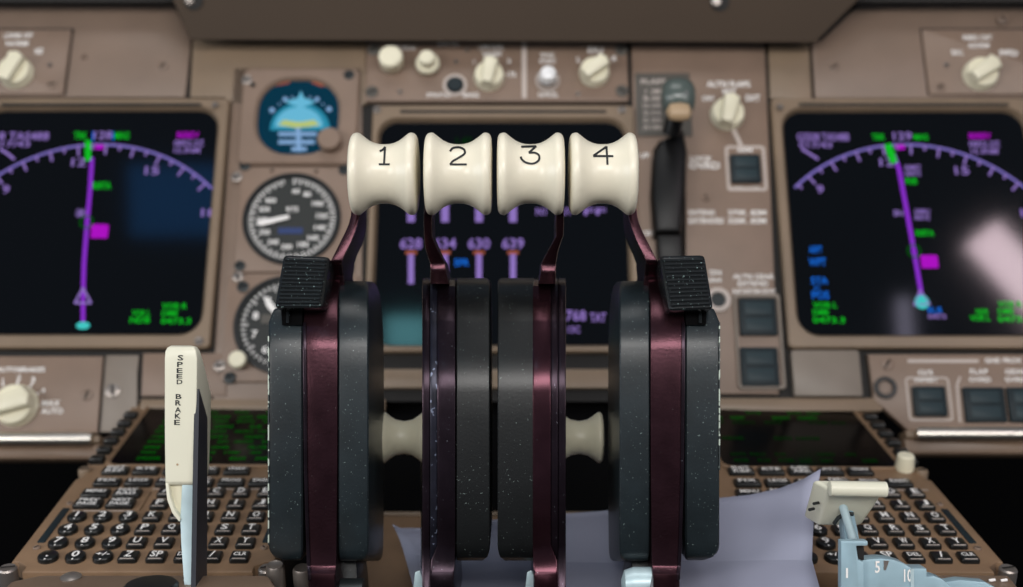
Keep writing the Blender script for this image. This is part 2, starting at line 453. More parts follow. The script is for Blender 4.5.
part(NDR, 'waypoint_tag', B().prism(rrect(*PF.rect(921, 255, 938, 268, SW), .001), SW - .0003, SW - .0001), E_MAG)
nd_text(NDR, [('ARPT', 809, 246, 822, 253), ('WPT', 809, 258, 826, 266), ('STA', 811, 277, 828, 284), ('POS', 812, 291, 829, 299), ('ILS', 928, 307, 942, 313), ('C', 814, 286, 820, 290)], E_BLU)
nd_line(NDR, [(802, 149), (818, 159)], .0022, E_PUR, 'wind_arrow')
nd_line(NDR, [(922, 300), (920, 286), (914, 251), (907, 212), (899, 169), (894, 155)], .0034, E_VIO, 'course_line')
nd_line(NDR, [(888, 145), (894, 162)], .0058, E_GRN, 'heading_bug', .0001)
nd_line(NDR, [(896, 147), (904, 147)], .0042, E_MAG, 'selected_marker', .0001)
nd_line(NDR, [(914, 305), (920, 290), (930, 304), (914, 305)], .0014, E_PUR, 'aircraft_symbol', .0001)
disc(NDR, 922, 302, .0056, E_CYA, 'position_symbol'); disc(NDR, 914, 251, .0055, E_GRND, 'waypoint_ring', hole=.0012); disc(NDR, 914, 251, .002, E_VIO, 'waypoint_dot')

# centre engine display
ED = display('engine_display', 'centre engine display showing four lavender engine columns behind the thrust levers', (368, 105, 638, 352), (376, 120, 628, 344), .006, .014)
eb = []
for x, st in ((411, '628'), (445, '634'), (479, '630'), (513, '639')):
    eb.append((st, x - 11, 238, x + 11, 249))
nd_text(ED, eb + [('768', 566, 310, 586, 321), ('TAT', 590, 313, 606, 322), ('13C', 568, 326, 580, 333), ('N1', 536, 208, 546, 215), ('EGT', 556, 208, 572, 215), ('FF', 584, 208, 606, 215)], E_PUR)
for x in (411, 445, 479, 513):
    part(ED, 'upper_bar', B().line([PF.p(x, 200, SW), PF.p(x, 221, SW)], .0058, SW), E_PUR)
    part(ED, 'lower_bar', B().line([PF.p(x, 255, SW), PF.p(x, 283, SW)], .0045, SW), E_PUR)
    part(ED, 'limit_mark', B().line([PF.p(x - 5, 252.5, SW), PF.p(x + 5, 252.5, SW)], .0028, SW), E_ORG)
nd_text(ED, [('EPR', 455, 259, 469, 266)], E_BLU); nd_text(ED, [('1.42', 456, 137, 472, 145)], E_GRN3)

screw(ED, PF, 377, 110, .0032, .006); screw(ED, PF, 622, 110, .0032, .006)
screw(NDL, PF, 199, 341, .0034, .006, STEEL)

# ================================================================== STANDBY INSTRUMENTS
def gauge_plate(T, x0, y0, x1, y1, w1=.004):
    return plate(T, PF, x0, y0, x1, y1, Z1, w1, r=.003, m=BROWN2, name='mounting_plate', bev=.001)
# attitude
AT = thing('attitude_indicator', 'small standby attitude indicator with blue and cyan horizon ball', 'gauge', PF, PF.p3(297, 117, 0))
o = rrect(*PF.rect(240, 68, 358, 164, .006), .006, 6); i = rrect(*PF.rect(257, 79, 338, 153, .006), .026, 6)
part(AT, 'bezel', B().ring(o, i, Z1, .006, .0015, slope=.0015), BROWN2)
part(AT, 'window', B().prism(i, Z1, .0015), E_NAV)
wA = .002
def ellarc(x, y, rx, ry, a0, a1, n=24):
    return [(x + rx * math.cos(math.radians(a0 + (a1 - a0) * k_ / n)), y - ry * math.sin(math.radians(a0 + (a1 - a0) * k_ / n))) for k_ in range(n + 1)]
part(AT, 'horizon_ball', B().prism([PF.p(x, y, wA) for x, y in ellarc(300, 130, 30, 27, 0, 180)], .0015, wA), E_SKY)
part(AT, 'ball_highlight', B().prism([PF.p(x, y, wA) for x, y in ellarc(299, 127, 24, 20, 0, 180)], wA, wA + .0002), E_SKY2)
part(AT, 'ground_band', B().prism([PF.p(x, y, wA) for x, y in [(278, 125), (284, 120), (296, 122), (302, 122), (314, 120), (320, 125), (308, 127), (296, 128)]], wA + .0002, wA + .0004), E_YEL)
b = B()
for y, x0, x1 in ((134, 279, 316), (142, 279, 314), (149, 292, 306)): b.line([PF.p(x0, y, wA), PF.p(x1, y, wA)], .0036, wA)
b.line([PF.p(298, 128, wA), PF.p(299, 151, wA)], .004, wA + .0001)
part(AT, 'pitch_ladder', b, E_LIN)
b = B()
for x, y, r in ((272, 110, .0022), (285, 99, .002), (317, 99, .002), (329, 109, .0022), (279, 104, .0008), (292, 97, .0008), (310, 97, .0008), (323, 104, .0008)):
    u, v = PF.p(x, y, wA); b.prism(circ(u, v, r, 12), .0015, wA)
part(AT, 'bank_scale', b, E_LIN)
part(AT, 'bank_pointer', B().prism([PF.p(x, y, wA) for x, y in [(285, 102), (298, 98), (301, 91), (304, 98), (316, 102), (301, 108)]], wA, wA + .0005), E_SKY2)
part(AT, 'warning_flags', B().prism([PF.p(x, y, wA) for x, y in [(273, 84), (290, 80), (290, 83), (276, 86)]], wA, wA + .0003).prism([PF.p(x, y, wA) for x, y in [(311, 80), (326, 85), (322, 87), (312, 83)]], wA, wA + .0003), E_ORG)
u, v = PF.p(329, 138, .015)
part(AT, 'caging_knob', B().lathe([(.0065, .004), (.0092, .006), (.0095, .014), (.0085, .0155)], (u, v, 0), seg=26), BROWN2)
for x, y in ((247, 80), (349, 75)):
    screw(AT, PF, x, y, .0042, .006, DSTEEL if x > 300 else STEEL)
for x, y in ((253, 85),): screw(AT, PF, x, y, .002, .006, DSTEEL)
# airspeed
AS = thing('airspeed_indicator', 'round standby airspeed gauge with white pointer and blue bar', 'gauge', PF, PF.p3(292, 219, 0))
gauge_plate(AS, 237, 167, 356, 272)
def dial(T, x, y, r, w=.004):
    u, v = PF.p(x, y, w)
    part(T, 'dial_rim', B().ring(circ(u, v, r * 1.02, 48), circ(u, v, r * .93, 48), w - .001, w + .0025, .0006), BLKP)
    part(T, 'dial_face', B().prism(circ(u, v, r * .95, 48), w - .001, w + .0004), DIAL)
    return u, v, w + .0006
R = .0375
u, v, wd = dial(AS, 292, 219, R)
b = B()
for kk in range(72):
    a = math.radians(90 - kk * 5)
    if 30 < kk * 0 + kk and kk in (70, 71, 0): continue
    ln = .085 if kk % 2 else .13
    b.line([(u + R * .90 * math.cos(a), v + R * .90 * math.sin(a)), (u + R * (.90 - ln) * math.cos(a), v + R * (.90 - ln) * math.sin(a))], .0009, wd)
part(AS, 'scale_marks', b, WHITE)
b = B()
for st, ang in (('60', 85), ('80', 62), ('100', 33), ('120', 6), ('140', -18), ('160', -42), ('180', -65), ('200', -97), ('240', -125), ('250', -152), ('300', -178), ('350', 160), ('400', 139)):
    a = math.radians(ang); x_, y_ = u + R * .62 * math.cos(a), v + R * .62 * math.sin(a)
    h = .0021; wt = .0014 * len(st)
    b.text(st, x_ - wt, y_ - h, x_ + wt, y_ + h, wd)
b.text('KTS', u - .0045, v + .006, u + .0045, v + .010, wd)
part(AS, 'numerals', b, WHITE)
part(AS, 'blue_bar', B().prism(rrect(u - .010, v - .0125, u + .009, v - .0075, .0008), wd - .0002, wd + .0002), DBLUE)
a = math.radians(194)
d = Vector((math.cos(a), math.sin(a))); n = Vector((-d.y, d.x)); o2 = Vector((u - .003, v + .001))
q = [o2 - d * .001 + n * .0017, o2 - d * .001 - n * .0017, o2 + d * .021 - n * .0023, o2 + d * .025, o2 + d * .021 + n * .0023]
part(AS, 'pointer', B().prism([tuple(x) for x in q], wd + .0008, wd + .0018, .0004), WHITE)
for x, y, m_ in ((245, 166, DSTEEL), (237, 177, STEEL), (344, 170, DSTEEL), (240, 266, DSTEEL), (238, 277, STEEL), (272, 170, BROWN), (316, 171, BROWN)):
    screw(AS, PF, x, y, .0042 if m_ is not BROWN else .002, .004, m_)
# altimeter
AL = thing('altimeter', 'round standby altimeter half hidden behind the left thrust lever cover', 'gauge', PF, PF.p3(285, 326, 0))
gauge_plate(AL, 224, 274, 356, 382, .0038)
u, v, wd = dial(AL, 285, 325, .038)
b = B()
for kk in range(50):
    a = math.radians(kk * 7.2); ln = .14 if kk % 5 == 0 else .08
    b.line([(u + R * .88 * math.cos(a), v + R * .88 * math.sin(a)), (u + R * (.88 - ln) * math.cos(a), v + R * (.88 - ln) * math.sin(a))], .001, wd)
for kk in range(10):
    a = math.radians(90 - kk * 36); x_, y_ = u + R * .63 * math.cos(a), v + R * .63 * math.sin(a)
    b.text(str(kk), x_ - .0022, y_ - .003, x_ + .0022, y_ + .003, wd)
part(AL, 'scale_marks', b, WHITE)
a = math.radians(128); d = Vector((math.cos(a), math.sin(a))); n = Vector((-d.y, d.x)); o2 = Vector((u, v))
part(AL, 'pointer', B().prism([tuple(o2 - d * .006 + n * .001), tuple(o2 - d * .006 - n * .001), tuple(o2 + d * .020 - n * .0026), tuple(o2 + d * .029), tuple(o2 + d * .020 + n * .0026)], wd + .0006, wd + .0014), WHITE)
part(AL, 'counter_window', B().prism(rrect(u - .018, v + .001, u - .010, v + .008, .0006), wd, wd + .0006), PLAC)
uk, vk = PF.p(237, 359, .015)
part(AL, 'setting_knob', B().lathe([(.0045, .003), (.0045, .008), (.0064, .009), (.0066, .0145), (.0055, .0158)], (uk, vk, 0), seg=24), IVORY2)
for x, y, m_ in ((220, 366, STEEL), (230, 378, DSTEEL), (243, 287, DSTEEL)): screw(AL, PF, x, y, .0046, .0038, m_)

# ================================================================== SELECTOR MODULES
# top centre module
TM = thing('display_selector_panel', 'brown selector panel above the centre display with five knobs and a white bar', 'control panel', PF, PF.p3(495, 72, 0))
plate(TM, PF, 366, 41, 628, 101, Z0, .0035, r=.002, m=BROWN2, bev=.001)
WT = .0045
def pushknob(x, y, r, tall, two=False):
    uu, vv = PF.p(x, y + 4, .004); 
    b = B().lathe([(r * .8, .0035), (r * .95, .005), (r, .007), (r * .98, tall), (r * .85, tall + .0012)], (uu, vv, 0), seg=26)
    o = part(TM, 'round_knob', b, IVORY2)
    if two:
        part(TM, 'upper_knob', B().lathe([(r * .62, tall), (r * .66, tall + .002), (r * .64, tall + .009), (r * .5, tall + .010)], (uu, vv, 0), seg=24), IVORY2, o)
pushknob(392, 60, .0098, .017); pushknob(428, 62, .0098, .010, True)
u, v = PF.p(455, 85, WT)
part(TM, 'push_button', B().lathe([(.0066, .0035), (.0066, .006), (.0055, .007)], (u, v, 0), seg=24), SWB)
part(TM, 'button_ring', B().ring(circ(u, v, .0098, 30), circ(u, v, .0074, 30), .003, .005, .0004), LINEW)
selector(TM, PF, 489, 72, .0118, math.radians(80), .0035)
selector(TM, PF, 595, 68, .0118, math.radians(40), .0035)
u, v = PF.p(548, 76, .012)
part(TM, 'toggle_collar', B().ring(circ(u, v, .0098, 30), circ(u, v, .0078, 30), .003, .006, .0006), LINEW)
part(TM, 'toggle_bulb', B().lathe([(.004, .0035), (.005, .008), (.0078, .011), (.0072, .014), (.006, .018), (.003, .0195)], (u, v, 0), seg=24), mat('white_bulb', (240, 240, 240), .2, coat=.5))
u0, v0, u1, v1 = PF.rect(522, 41, 526.5, 98, WT)
part(TM, 'divider_bar', B().prism(rrect(u0, v0, u1, v1, .0003), .003, .0042), LINEW)
b = B()
for st, x0, y0, x1, y1 in (('BRT', 386, 46, 400, 50), ('EICAS', 402, 46, 416, 50), ('CANC RCL', 437, 41, 459, 46), ('STATUS', 427, 93, 450, 97), ('ENG', 463, 93, 479, 97), ('UPR DSPL', 479, 45, 504, 50), ('NORM', 483, 52, 501, 56), ('1', 472, 60, 476, 64), ('2', 507, 59, 511, 63), ('CTR', 507, 72, 516, 77),
                           ('ENG', 541, 53, 554, 57), ('EXEC', 540, 59, 556, 63), ('CANCEL', 538, 92, 558, 97), ('EIU', 588, 47, 603, 53), ('L', 577, 57, 581, 62), ('R', 612, 56, 617, 61)):
    b.ptext(PF, st, x0, y0, x1, y1, .0037)
part(TM, 'lettering', b, WHITE)
for x, y in ((374, 50), (372, 92), (621, 50), (622, 91)): screw(TM, PF, x, y, .0052, .0035, PLAC)
for x, y in ((400, 92), (467, 50), (456, 62), (578, 94)): screw(TM, PF, x, y, .002, .0035, STEEL)

# upper left and right CRT selectors
def crt_panel(label, x0, y0, x1, y1, kx, ky, ang, texts, scr):
    T = thing('screen_selector_panel', label, 'control panel', PF, PF.p3((x0 + x1) / 2, (y0 + y1) / 2, 0))
    plate(T, PF, x0, y0, x1, y1, Z0, .004, r=.001, m=BROWN2, bev=.001)
    part(T, 'edge_shadow', B().prism(rrect(*PF.rect(x0 - 2.5, y0 - .5, x1 + 3, y1 + 1.5, Z1), .001), Z0, Z1 + .0003), GAP)  # dark plate put in as the shadow line round the module
    selector(T, PF, kx, ky, .0132, ang, .004)
    b = B()
    for t_ in texts: b.ptext(PF, *t_, .0043)
    part(T, 'lettering', b, WHITE)
    for x, y, r in scr: screw(T, PF, x, y, r, .004, STEEL if r < .003 else BROWN)
crt_panel('brown selector panel with ivory knob at the top left above the left display', -80, 29, 67, 94, 12, 68, math.radians(70),
          [('LOWER CRT', 4, 33, 33, 38), ('NORM', 6, 41, 28, 46), ('ND', 35, 48, 43, 54)], [(50, 65, .002), (52, 84, .004)])
crt_panel('brown selector panel with ivory knob at the top right above the right display', 926, 29, 1110, 94, 984, 70, math.radians(35),
          [('INBD CRT', 963, 35, 992, 40), ('NORM', 969, 43, 989, 48), ('EIC', 952, 50, 963, 55), ('PFD', 1000, 50, 1018, 56)], [(946, 65, .0022), (940, 87, .004), (1003, 19, .0045)])

# autobrake panel
AB = thing('autobrake_panel', 'brown autobrakes panel with ivory rotary selector at lower left', 'control panel', PF, PF.p3(40, 392, 0))
plate(AB, PF, 0, 0, 0, 0, Z0, .0035, poly=[(-110, 356), (103, 356), (97, 433), (-110, 433)], m=BROWN2, bev=.001)
part(AB, 'edge_shadow', B().prism([PF.p(x, y, Z1) for x, y in [(-110, 354), (106, 354), (100, 434), (-110, 434)]], Z0 - .001, Z1 + .0003), GAP)  # dark plate drawing the shadow line along the panel edge
selector(AB, PF, 11, 403, .0152, math.radians(20), .0035, hgt=.016)
b = B()
for t_ in (('AUTOBRAKES', -4, 367, 45, 372), ('1', 1, 378, 5, 383), ('2', 17, 375, 21, 380), ('3', 31, 377, 35, 383), ('4', 41, 388, 45, 393), ('MAX', 42, 400, 60, 406), ('AUTO', 41, 408, 63, 414), ('DISARM', -30, 425, -4, 430)): b.ptext(PF, *t_, .0038)
for l in (((17, 386), (18, 380)), ((27, 390), (32, 384)), ((33, 396), (39, 393)), ((34, 406), (39, 406)), ((3, 386), (3, 383))): b.line([PF.p(x, y, .0038) for x, y in l], .0012, .0038)
part(AB, 'lettering', b, WHITE)
screw(AB, PF, 87, 395, .0045, .0035, BROWN)

# lower right switch panel
LR = thing('warning_switch_panel', 'brown switch panel with dark square push switches at lower right', 'control panel', PF, PF.p3(960, 395, 0))
plate(LR, PF, 0, 0, 0, 0, Z0, .0035, poly=[(868, 354), (1130, 354), (1130, 434), (912, 434), (888, 412), (874, 400)], m=BROWN2, bev=.001)
pbutton(LR, PF, 914, 386, 947, 416); pbutton(LR, PF, 965, 387, 1006, 422); pbutton(LR, PF, 1009, 387, 1050, 422)
part(LR, 'switch_outline', ring_line(B(), rrect(*PF.rect(907, 377, 951, 421, .0036), .003), .0013, .0037), LINEW)
part(LR, 'outline_mark', B().line([PF.p(960, 422, .0036), PF.p(957, 385, .0036), PF.p(960, 377, .0036)], .0015, .0037), LINEW)
part(LR, 'heading_bar', B().line([PF.p(908, 361, .0036), PF.p(978, 361, .0036)], .0026, .0037), LINEW)
for t_ in (('GND PROX', 985, 358, 1022, 363), ('G/S', 918, 370, 933, 375), ('INHIBIT', 915, 377, 938, 382), ('FLAP', 970, 369, 988, 374), ('OVRD', 969, 377, 991, 382), ('GEAR', 1005, 369, 1027, 374), ('OVRD', 1005, 377, 1027, 382)): part(LR, 'lettering', B().ptext(PF, *t_, .0037), WHITE)
screw(LR, PF, 887, 364, .005, .0035, BROWN2)
u, v = PF.p(885, 388, .0035)
part(LR, 'socket', B().ring(circ(u, v, .0085, 28), circ(u, v, .0055, 28), .003, .006, .0006), BLKP)
part(LR, 'socket_core', B().lathe([(.0055, .003), (.0045, .0042)], (u, v, 0), seg=20), BROWN)

# gear / flaps panel
GP = thing('gear_and_flaps_panel', 'brown panel with ALTN FLAPS knob, speed placards and square push switches right of centre', 'control panel', PF, PF.p3(733, 230, 0))
WG = .002
u0, v0, u1, v1 = PF.rect(636, 73, 691, 136, .003)
part(GP, 'flap_placard', B().prism(rrect(u0, v0, u1, v1, .001), .0015, .0032, .0004), PLAC)
b = B(); b.ptext(PF, 'FLAPS', 641, 79, 666, 84, .0034)
for kk, (st, s2) in enumerate((('1', '280'), ('5', '260'), ('10', '240'), ('20', '230'), ('25', '205'), ('30', '180'))):
    b.ptext(PF, st, 643, 89 + 7.2 * kk, 649, 93.5 + 7.2 * kk, .0034)
    b.ptext(PF, s2, 651, 89 + 7.2 * kk, 661, 93.5 + 7.2 * kk, .0034)
part(GP, 'placard_lettering', b, LINEW)
selector(GP, PF, 729, 110, .0130, math.radians(75), WG)
b = B()
for t_ in (('ALTN FLAPS', 707, 81, 750, 87), ('RET', 723, 89, 736, 94), ('OFF', 702, 96, 714, 101), ('EXT', 746, 95, 760, 101),
           ('ARM', 737, 148, 752, 152), ('LOCK', 690, 156, 712, 161), ('OVRD', 689, 162, 720, 169), ('UP', 640, 153, 649, 158), ('OFF', 642, 231, 652, 236),
           ('EXTEND', 689, 210, 715, 215), ('EXTENDED', 689, 218, 724, 223.5), ('270K .82M', 728, 210, 766, 215), ('320K .82M', 728, 218, 766, 223.5), ('RETRACT', 728, 187, 760, 190),
           ('ALTN GEAR', 733, 274, 774, 279), ('EXTEND', 738, 281, 768, 286), ('NOSE/BODY', 733, 289, 776, 294), ('WING', 748, 339, 768, 344), ('DN', 710, 270, 721, 275), ('GEAR', 708, 278, 722, 282)):
    part(GP, 'lettering', B().ptext(PF, *t_, WG + .0003), WHITE)
b = B()
ring_line(b, rrect(*PF.rect(726, 146, 766, 191, WG), .003), .0022, WG + .0004)
b.line([PF.p(733, 129, WG), PF.p(741, 146, WG)], .0034, WG + .0005)
part(GP, 'switch_outline', b, LINEW)
pbutton(GP, PF, 731, 154, 761, 182, WG)
o = rrect(*PF.rect(736, 293, 783, 389, .0045), .003); i = rrect(*PF.rect(738.5, 297, 780, 386, .0045), .002)
part(GP, 'switch_frame', B().ring(o, i, WG - .001, .0048, .0006), GREYB)
part(GP, 'switch_back', B().prism(i, WG - .001, WG + .0005), BROWN2)
pbutton(GP, PF, 739.5, 298, 777, 335, WG); pbutton(GP, PF, 741, 347, 779, 386, WG)
u, v = PF.p(718, 300, .003)
part(GP, 'indicator_ring', B().ring(circ(u, v, .0098, 28), circ(u, v, .006, 28), .0015, .005, .0008), LINEW)
part(GP, 'indicator_core', B().lathe([(.006, .0015), (.0055, .003)], (u, v, 0), seg=20), DSTEEL)
screw(GP, PF, 706, 198, .0035, WG, BROWN2)

# landing gear lever
GL = thing('landing_gear_lever', 'black landing gear lever with smoky clear wheel knob in its slot', 'lever', PF, PF.p3(670, 200, 0))
part(GL, 'slot', B().prism([PF.p(x, y, .003) for x, y in ((653, 150), (660, 140), (682, 142), (686, 160), (686, 262), (657, 262))], .0012, .0026), BLACK)
b = B()
pts = [(677, 100, .040), (675, 118, .034), (671, 134, .026)]
c = [PF.p3(x, y, w) for x, y, w in pts]
b.tube([c[0], c[1], c[2]], [.0065, .0068, .0072], 14)
part(GL, 'lever_arm', b, DARKSIDE)
q = [PF.p(x, y, .02) for x, y in ((663, 138), (684, 128), (688, 150), (686, 190), (681, 232), (655, 232), (652, 190), (654, 152))]
part(GL, 'lever_body', B().prism(q, .003, .020, .004), DARKSIDE)
part(GL, 'lower_guard', B().prism([PF.p(x, y, .012) for x, y in ((655, 205), (683, 205), (684, 260), (658, 260))], .0026, .012, .003), DARKSIDE)
cc = PF.p3(678, 97, .045)
b = B().lathe([(.003, -.0105), (.0075, -.0098), (.0105, -.0078), (.0125, -.004), (.0130, 0), (.0125, .004), (.0105, .0078), (.0075, .0098), (.003, .0105)], (0, 0, 0), (1, 0, 0), 28)
b.v = [Vector((x.x * 1.25, x.y * 1.2, x.z)) + cc for x in b.v]
kn = part(GL, 'wheel_knob', b, SMOKE, label='smoky clear wheel-shaped knob')
b = B().lathe([(.002, -.0095), (.008, -.007), (.0095, 0), (.008, .007), (.002, .0095)], (0, 0, 0), (1, 0, 0), 24)
ct = PF.p3(679, 112, .052); b.v = [Vector((x.x, x.y * .8, x.z * .6)) + ct for x in b.v]
part(GL, 'wheel_tip', b, TIPM, kn)

# grab rails
for nm, xs, y, lab in (('left', (-110, 92), 439, 'polished metal rail along the lower edge of the autobrakes panel'), ('right', (916, 1130), 434, 'polished metal rail under the square switches at lower right')):
    T = thing('foot_rail', lab, 'rail', PF, PF.p3(sum(xs) / 2, y, .01))
    a, c = PF.p3(xs[0], y, .012), PF.p3(xs[1], y, .012)
    e = (c - a).normalized()
    pts = [a, a + e * .004, c - e * .004, c] ; rr = [.0042, .0048, .0048, .0042]
    part(T, 'rail', B().tube(pts, rr, 20), CHROME)
    x0, x1 = (xs[0], 100) if nm == 'left' else (905, xs[1])
    part(T, 'bracket', B().prism(rrect(*PF.rect(x0, y + 4, x1, y + 20, .006), .002), -.012, .006, .002), PEDB)
    part(T, 'backing_lip', B().prism(rrect(*PF.rect(x0, y - 4, x1, y + 5, .006), .002), -.008, .008, .002), TAN)

# ================================================================== KEYPAD UNITS (CDU)
LET = ['ABCDE', 'FGHIJ', 'KLMNO', 'PQRST', 'UVWXY']
PV = .0157
def cdu(fr, label, side):
    T = thing('flight_computer_keypad', label, 'keypad', fr, (.0534, .06, 0))
    ul, ur = -.0195, .1263
    vt = .256; vb = -.0135
    # body outline with notched corners
    q = [(ul + .010, vb), (ur - .010, vb), (ur - .010, vb + .006), (ur - .0035, vb + .011), (ur, vb + .011), (ur, .100), (ur - .003, .104), (ur - .003, .120), (ur, .124), (ur, vt), (ul, vt), (ul, .124), (ul + .003, .120), (ul + .003, .104), (ul, .100), (ul, vb + .011), (ul + .0035, vb + .011), (ul + .010, vb + .006)]
    part(T, 'body', B().prism(q, -.030, 0, .001), CDUB)
    q2 = [(ul - .002, vb - .004), (ur + .002, vb - .004), (ur + .002, .12), (ul - .002, .12)]
    part(T, 'mounting_tray', B().prism(q2, -.045, -.010, .001), GAP)
    # screen
    s0 = fr.p(300, 466.0)[1]; s1 = vt - .016
    su0, su1 = -.0052, .1120
    o = rrect(su0 - .003, s0 - .003, su1 + .003, s1 + .006, .008); i = rrect(su0, s0, su1, s1, .008)
    part(T, 'screen_bezel', B().ring(o, i, -.001, .0018, .0008, slope=.001), CDUB)
    part(T, 'screen', B().prism(i, -.001, .0004), GLASSB)
    rows = 12
    rnd = random.Random(5 if side == 'L' else 9)
    for r in range(rows):
        y = s1 - .010 - r * (s1 - s0 - .014) / rows
        b_ = B()
        if side == 'R' and r in (5, 6, 8, 9): continue
        x = su0 + (.016 if side == 'L' else .008)
        while x < su1 - .012:
            n_ = rnd.choice((3, 4, 5, 6)); st = ''.join(rnd.choice('0123456789NEWSKRA/') for _ in range(n_))
            wt = n_ * .0027
            if x + wt > su1 - .006: break
            b_.text(st, x, y - (.0052 if r % 2 else .004), x + wt, y, .0007)
            x += wt + rnd.choice((.003, .006, .012 if side == 'L' else .02))
        if b_.v: part(T, 'text_line', b_, E_GRND if side == 'L' or r in (1, 2, 3) else E_GRN3)
    # line select keys
    for sx in (ul + .0062, ur - .0062):
        for r in range(6):
            y = s1 - .040 - r * (s1 - s0 - .036) / 5.6
            part(T, 'line_select_key', B().prism(rrect(sx - .0048, y - .0036, sx + .0048, y + .0036, .001), -.001, .0045, .0012), KEYM)
    def key(nm, u, v, wx, wy, st, rnd_=False, lines=1, bar=False):
        if rnd_: q = circ(u, v, wx / 2, 24, wy / 2)
        else: q = rrect(u - wx / 2, v - wy / 2, u + wx / 2, v + wy / 2, .0015, 3)
        o = part(T, nm, B().prism(q, -.001, .0030, .0011), KEYM)
        b = B(); hh = .0026 if lines == 1 else .0020
        parts_ = st.split('|'); n_ = len(parts_)
        for k_, s_ in enumerate(parts_):
            tw = min(wx * .33, .00165 * len(s_) if len(s_) > 1 else .0021)
            if len(s_) > 2: tw = wx * .34
            th = .0032 if n_ == 1 and len(s_) < 3 else .0019
            vc = v + (.0006 if n_ == 1 else .0024 - .0048 * k_)
            b.text(s_, u - tw, vc - th, u + tw, vc + th, .00315)
        part(T, 'legend', b, WHITE, o)
        if bar:
            part(T, 'key_sheen', B().prism(rrect(u - wx * .34, v - wy * .44, u + wx * .34, v - wy * .38, .0003), .0018, .0030), LINEW, o)  # pale bar painted as the sheen along the key's front edge
        if rnd_:
            part(T, 'key_dot', B().prism(circ(u, v - wy * .40, .0006, 8), .0020, .0030), WHITE, o)
        return o
    c0 = .0448
    v0 = fr.p(200, 492.6)[1] if side == 'L' else 5 * PV
    v0 = 5 * PV
    for r in range(5):
        for c_ in range(5):
            key('letter_key', c0 + .0155 * c_, (5 - r) * PV, .0108, .0102, LET[r][c_], bar=True)
    for c_, s_ in enumerate(('Z', 'SP', 'DEL', '/', 'CLR')): key('letter_key', c0 + .0155 * c_, 0, .0108, .0102, s_, bar=True)
    for r in range(3):
        for c_ in range(3): key('number_key', .0152 * c_, (3 - r) * PV, .0114, .0118, str(r * 3 + c_ + 1), True)
    for c_, s_ in enumerate(('.', '0', '+/-')): key('number_key', .0152 * c_, 0, .0114, .0118, s_, True)
    for k_, row in enumerate((('INIT|REF', 'RTE', 'DEP|ARR', 'ATC', 'VNAV'), ('FIX', 'LEGS', 'HOLD', 'FMC|COMM', 'PROG', 'EXEC'))):
        vv = (.1097, .0928)[k_]
        for c_, s_ in enumerate(row): key('function_key', .0036 + .0196 * c_, vv, .0172, .0092, s_)
    vv = 7 * PV + .0023 - .0138 * 2 ; 
    key('function_key', .0012, 5 * PV - .001, .0172, .0098, 'MENU'); key('function_key', .0208, 5 * PV - .001, .0172, .0098, 'NAV|RAD')
    key('function_key', .0012, 4 * PV + .001, .0172, .0098, 'PREV|PAGE'); key('function_key', .0208, 4 * PV + .001, .0172, .0098, 'NEXT|PAGE')
    b = B()
    b.line([(.034, 5 * PV + .0075), (.118, 5 * PV + .0075)], .0010, .0003)
    b.line([(-.006, 4 * PV - .0062), (.031, 4 * PV - .0062)], .0010, .0003)
    part(T, 'panel_lines', b, LINEW)
    part(T, 'divider_rib', B().prism([(.0325, 3.6 * PV), (.0342, 3.6 * PV), (.0342, 5.2 * PV), (.0325, 5.2 * PV)], -.001, .0010, .0004), CDUB)
    # annunciators down both sides
    for ux in (ul + .0085, ur - .0085):
        part(T, 'annunciator', B().prism(rrect(ux - .0022, .018, ux + .0022, .060, .0008), -.001, .0006, .0002), SWB)
        screw(T, CLX(fr, ux, .066), 0, 0, .0020, 0, BROWN)
        screw(T, CLX(fr, ux, .012), 0, 0, .0022, 0, BROWN)
    # brightness knob
    uu, vv = .114, 7 * PV + .006
    part(T, 'brightness_knob', B().lathe([(.0058, 0), (.0062, .002), (.0056, .010), (.0048, .011)], (uu, vv, 0), seg=22), IVORY2)
    for ux in (ul + .002, ur - .002):
        for vv in (vb + .001, .112):
            r_ = .0050 if vv < 0 else .004
            b = B().lathe([(r_, -.012), (r_, .001), (r_ * .85, .002), (r_ * .5, .0018)], (ux, vv, 0), seg=22)
            o = part(T, 'fastener', b, STEEL if vv < 0 else TAN)
            part(T, 'slot', B().line([(ux - r_ * .7, vv - .0005), (ux + r_ * .7, vv + .001)], .0013, .0023), GAP, o)
    return T
class CLX:
    def __init__(s, fr, u, v): s.uv = (u, v)
    def p(s, x, y, w=0): return s.uv
cdu(CL, 'left flight computer keypad with bright green screen text behind the speed brake lever', 'L')
cdu(CR, 'right flight computer keypad with dim green screen partly covered by paper', 'R')

# ================================================================== PEDESTAL
PD = thing('centre_pedestal', 'brown centre pedestal shell between the two keypads', 'pedestal', WF, L(500, 560, .72))
# recessed brown plate between keypads
yb = lambda py, d: L(500, py, d).z
pa, pb_ = L(500, 515, .775), L(500, 690, .60)
x0, x1 = -.105, .118
part(PD, 'centre_plate', B().hexa([(x0, pb_.y, pb_.z), (x1, pb_.y, pb_.z), (x1, pa.y, pa.z), (x0, pa.y, pa.z), (x0, pb_.y, pb_.z - .01), (x1, pb_.y, pb_.z - .01), (x1, pa.y, pa.z - .01), (x0, pa.y, pa.z - .01)]), CDUB, bev=.001)
pt = L(500, 392, .885)
part(PD, 'dark_recess', B().hexa([(x0, pa.y + .001, pa.z), (x1 , pa.y + .001, pa.z), (x1, pt.y, pt.z), (x0, pt.y, pt.z), (x0, pa.y + .02, pa.z), (x1, pa.y + .02, pa.z), (x1, pt.y + .02, pt.z), (x0, pt.y + .02, pt.z)]), BLACK)
# rim of the plate
part(PD, 'plate_rim', B().tube([(x0, pa.y, pa.z), (x1, pa.y, pa.z)], .0022, 12), TAN)
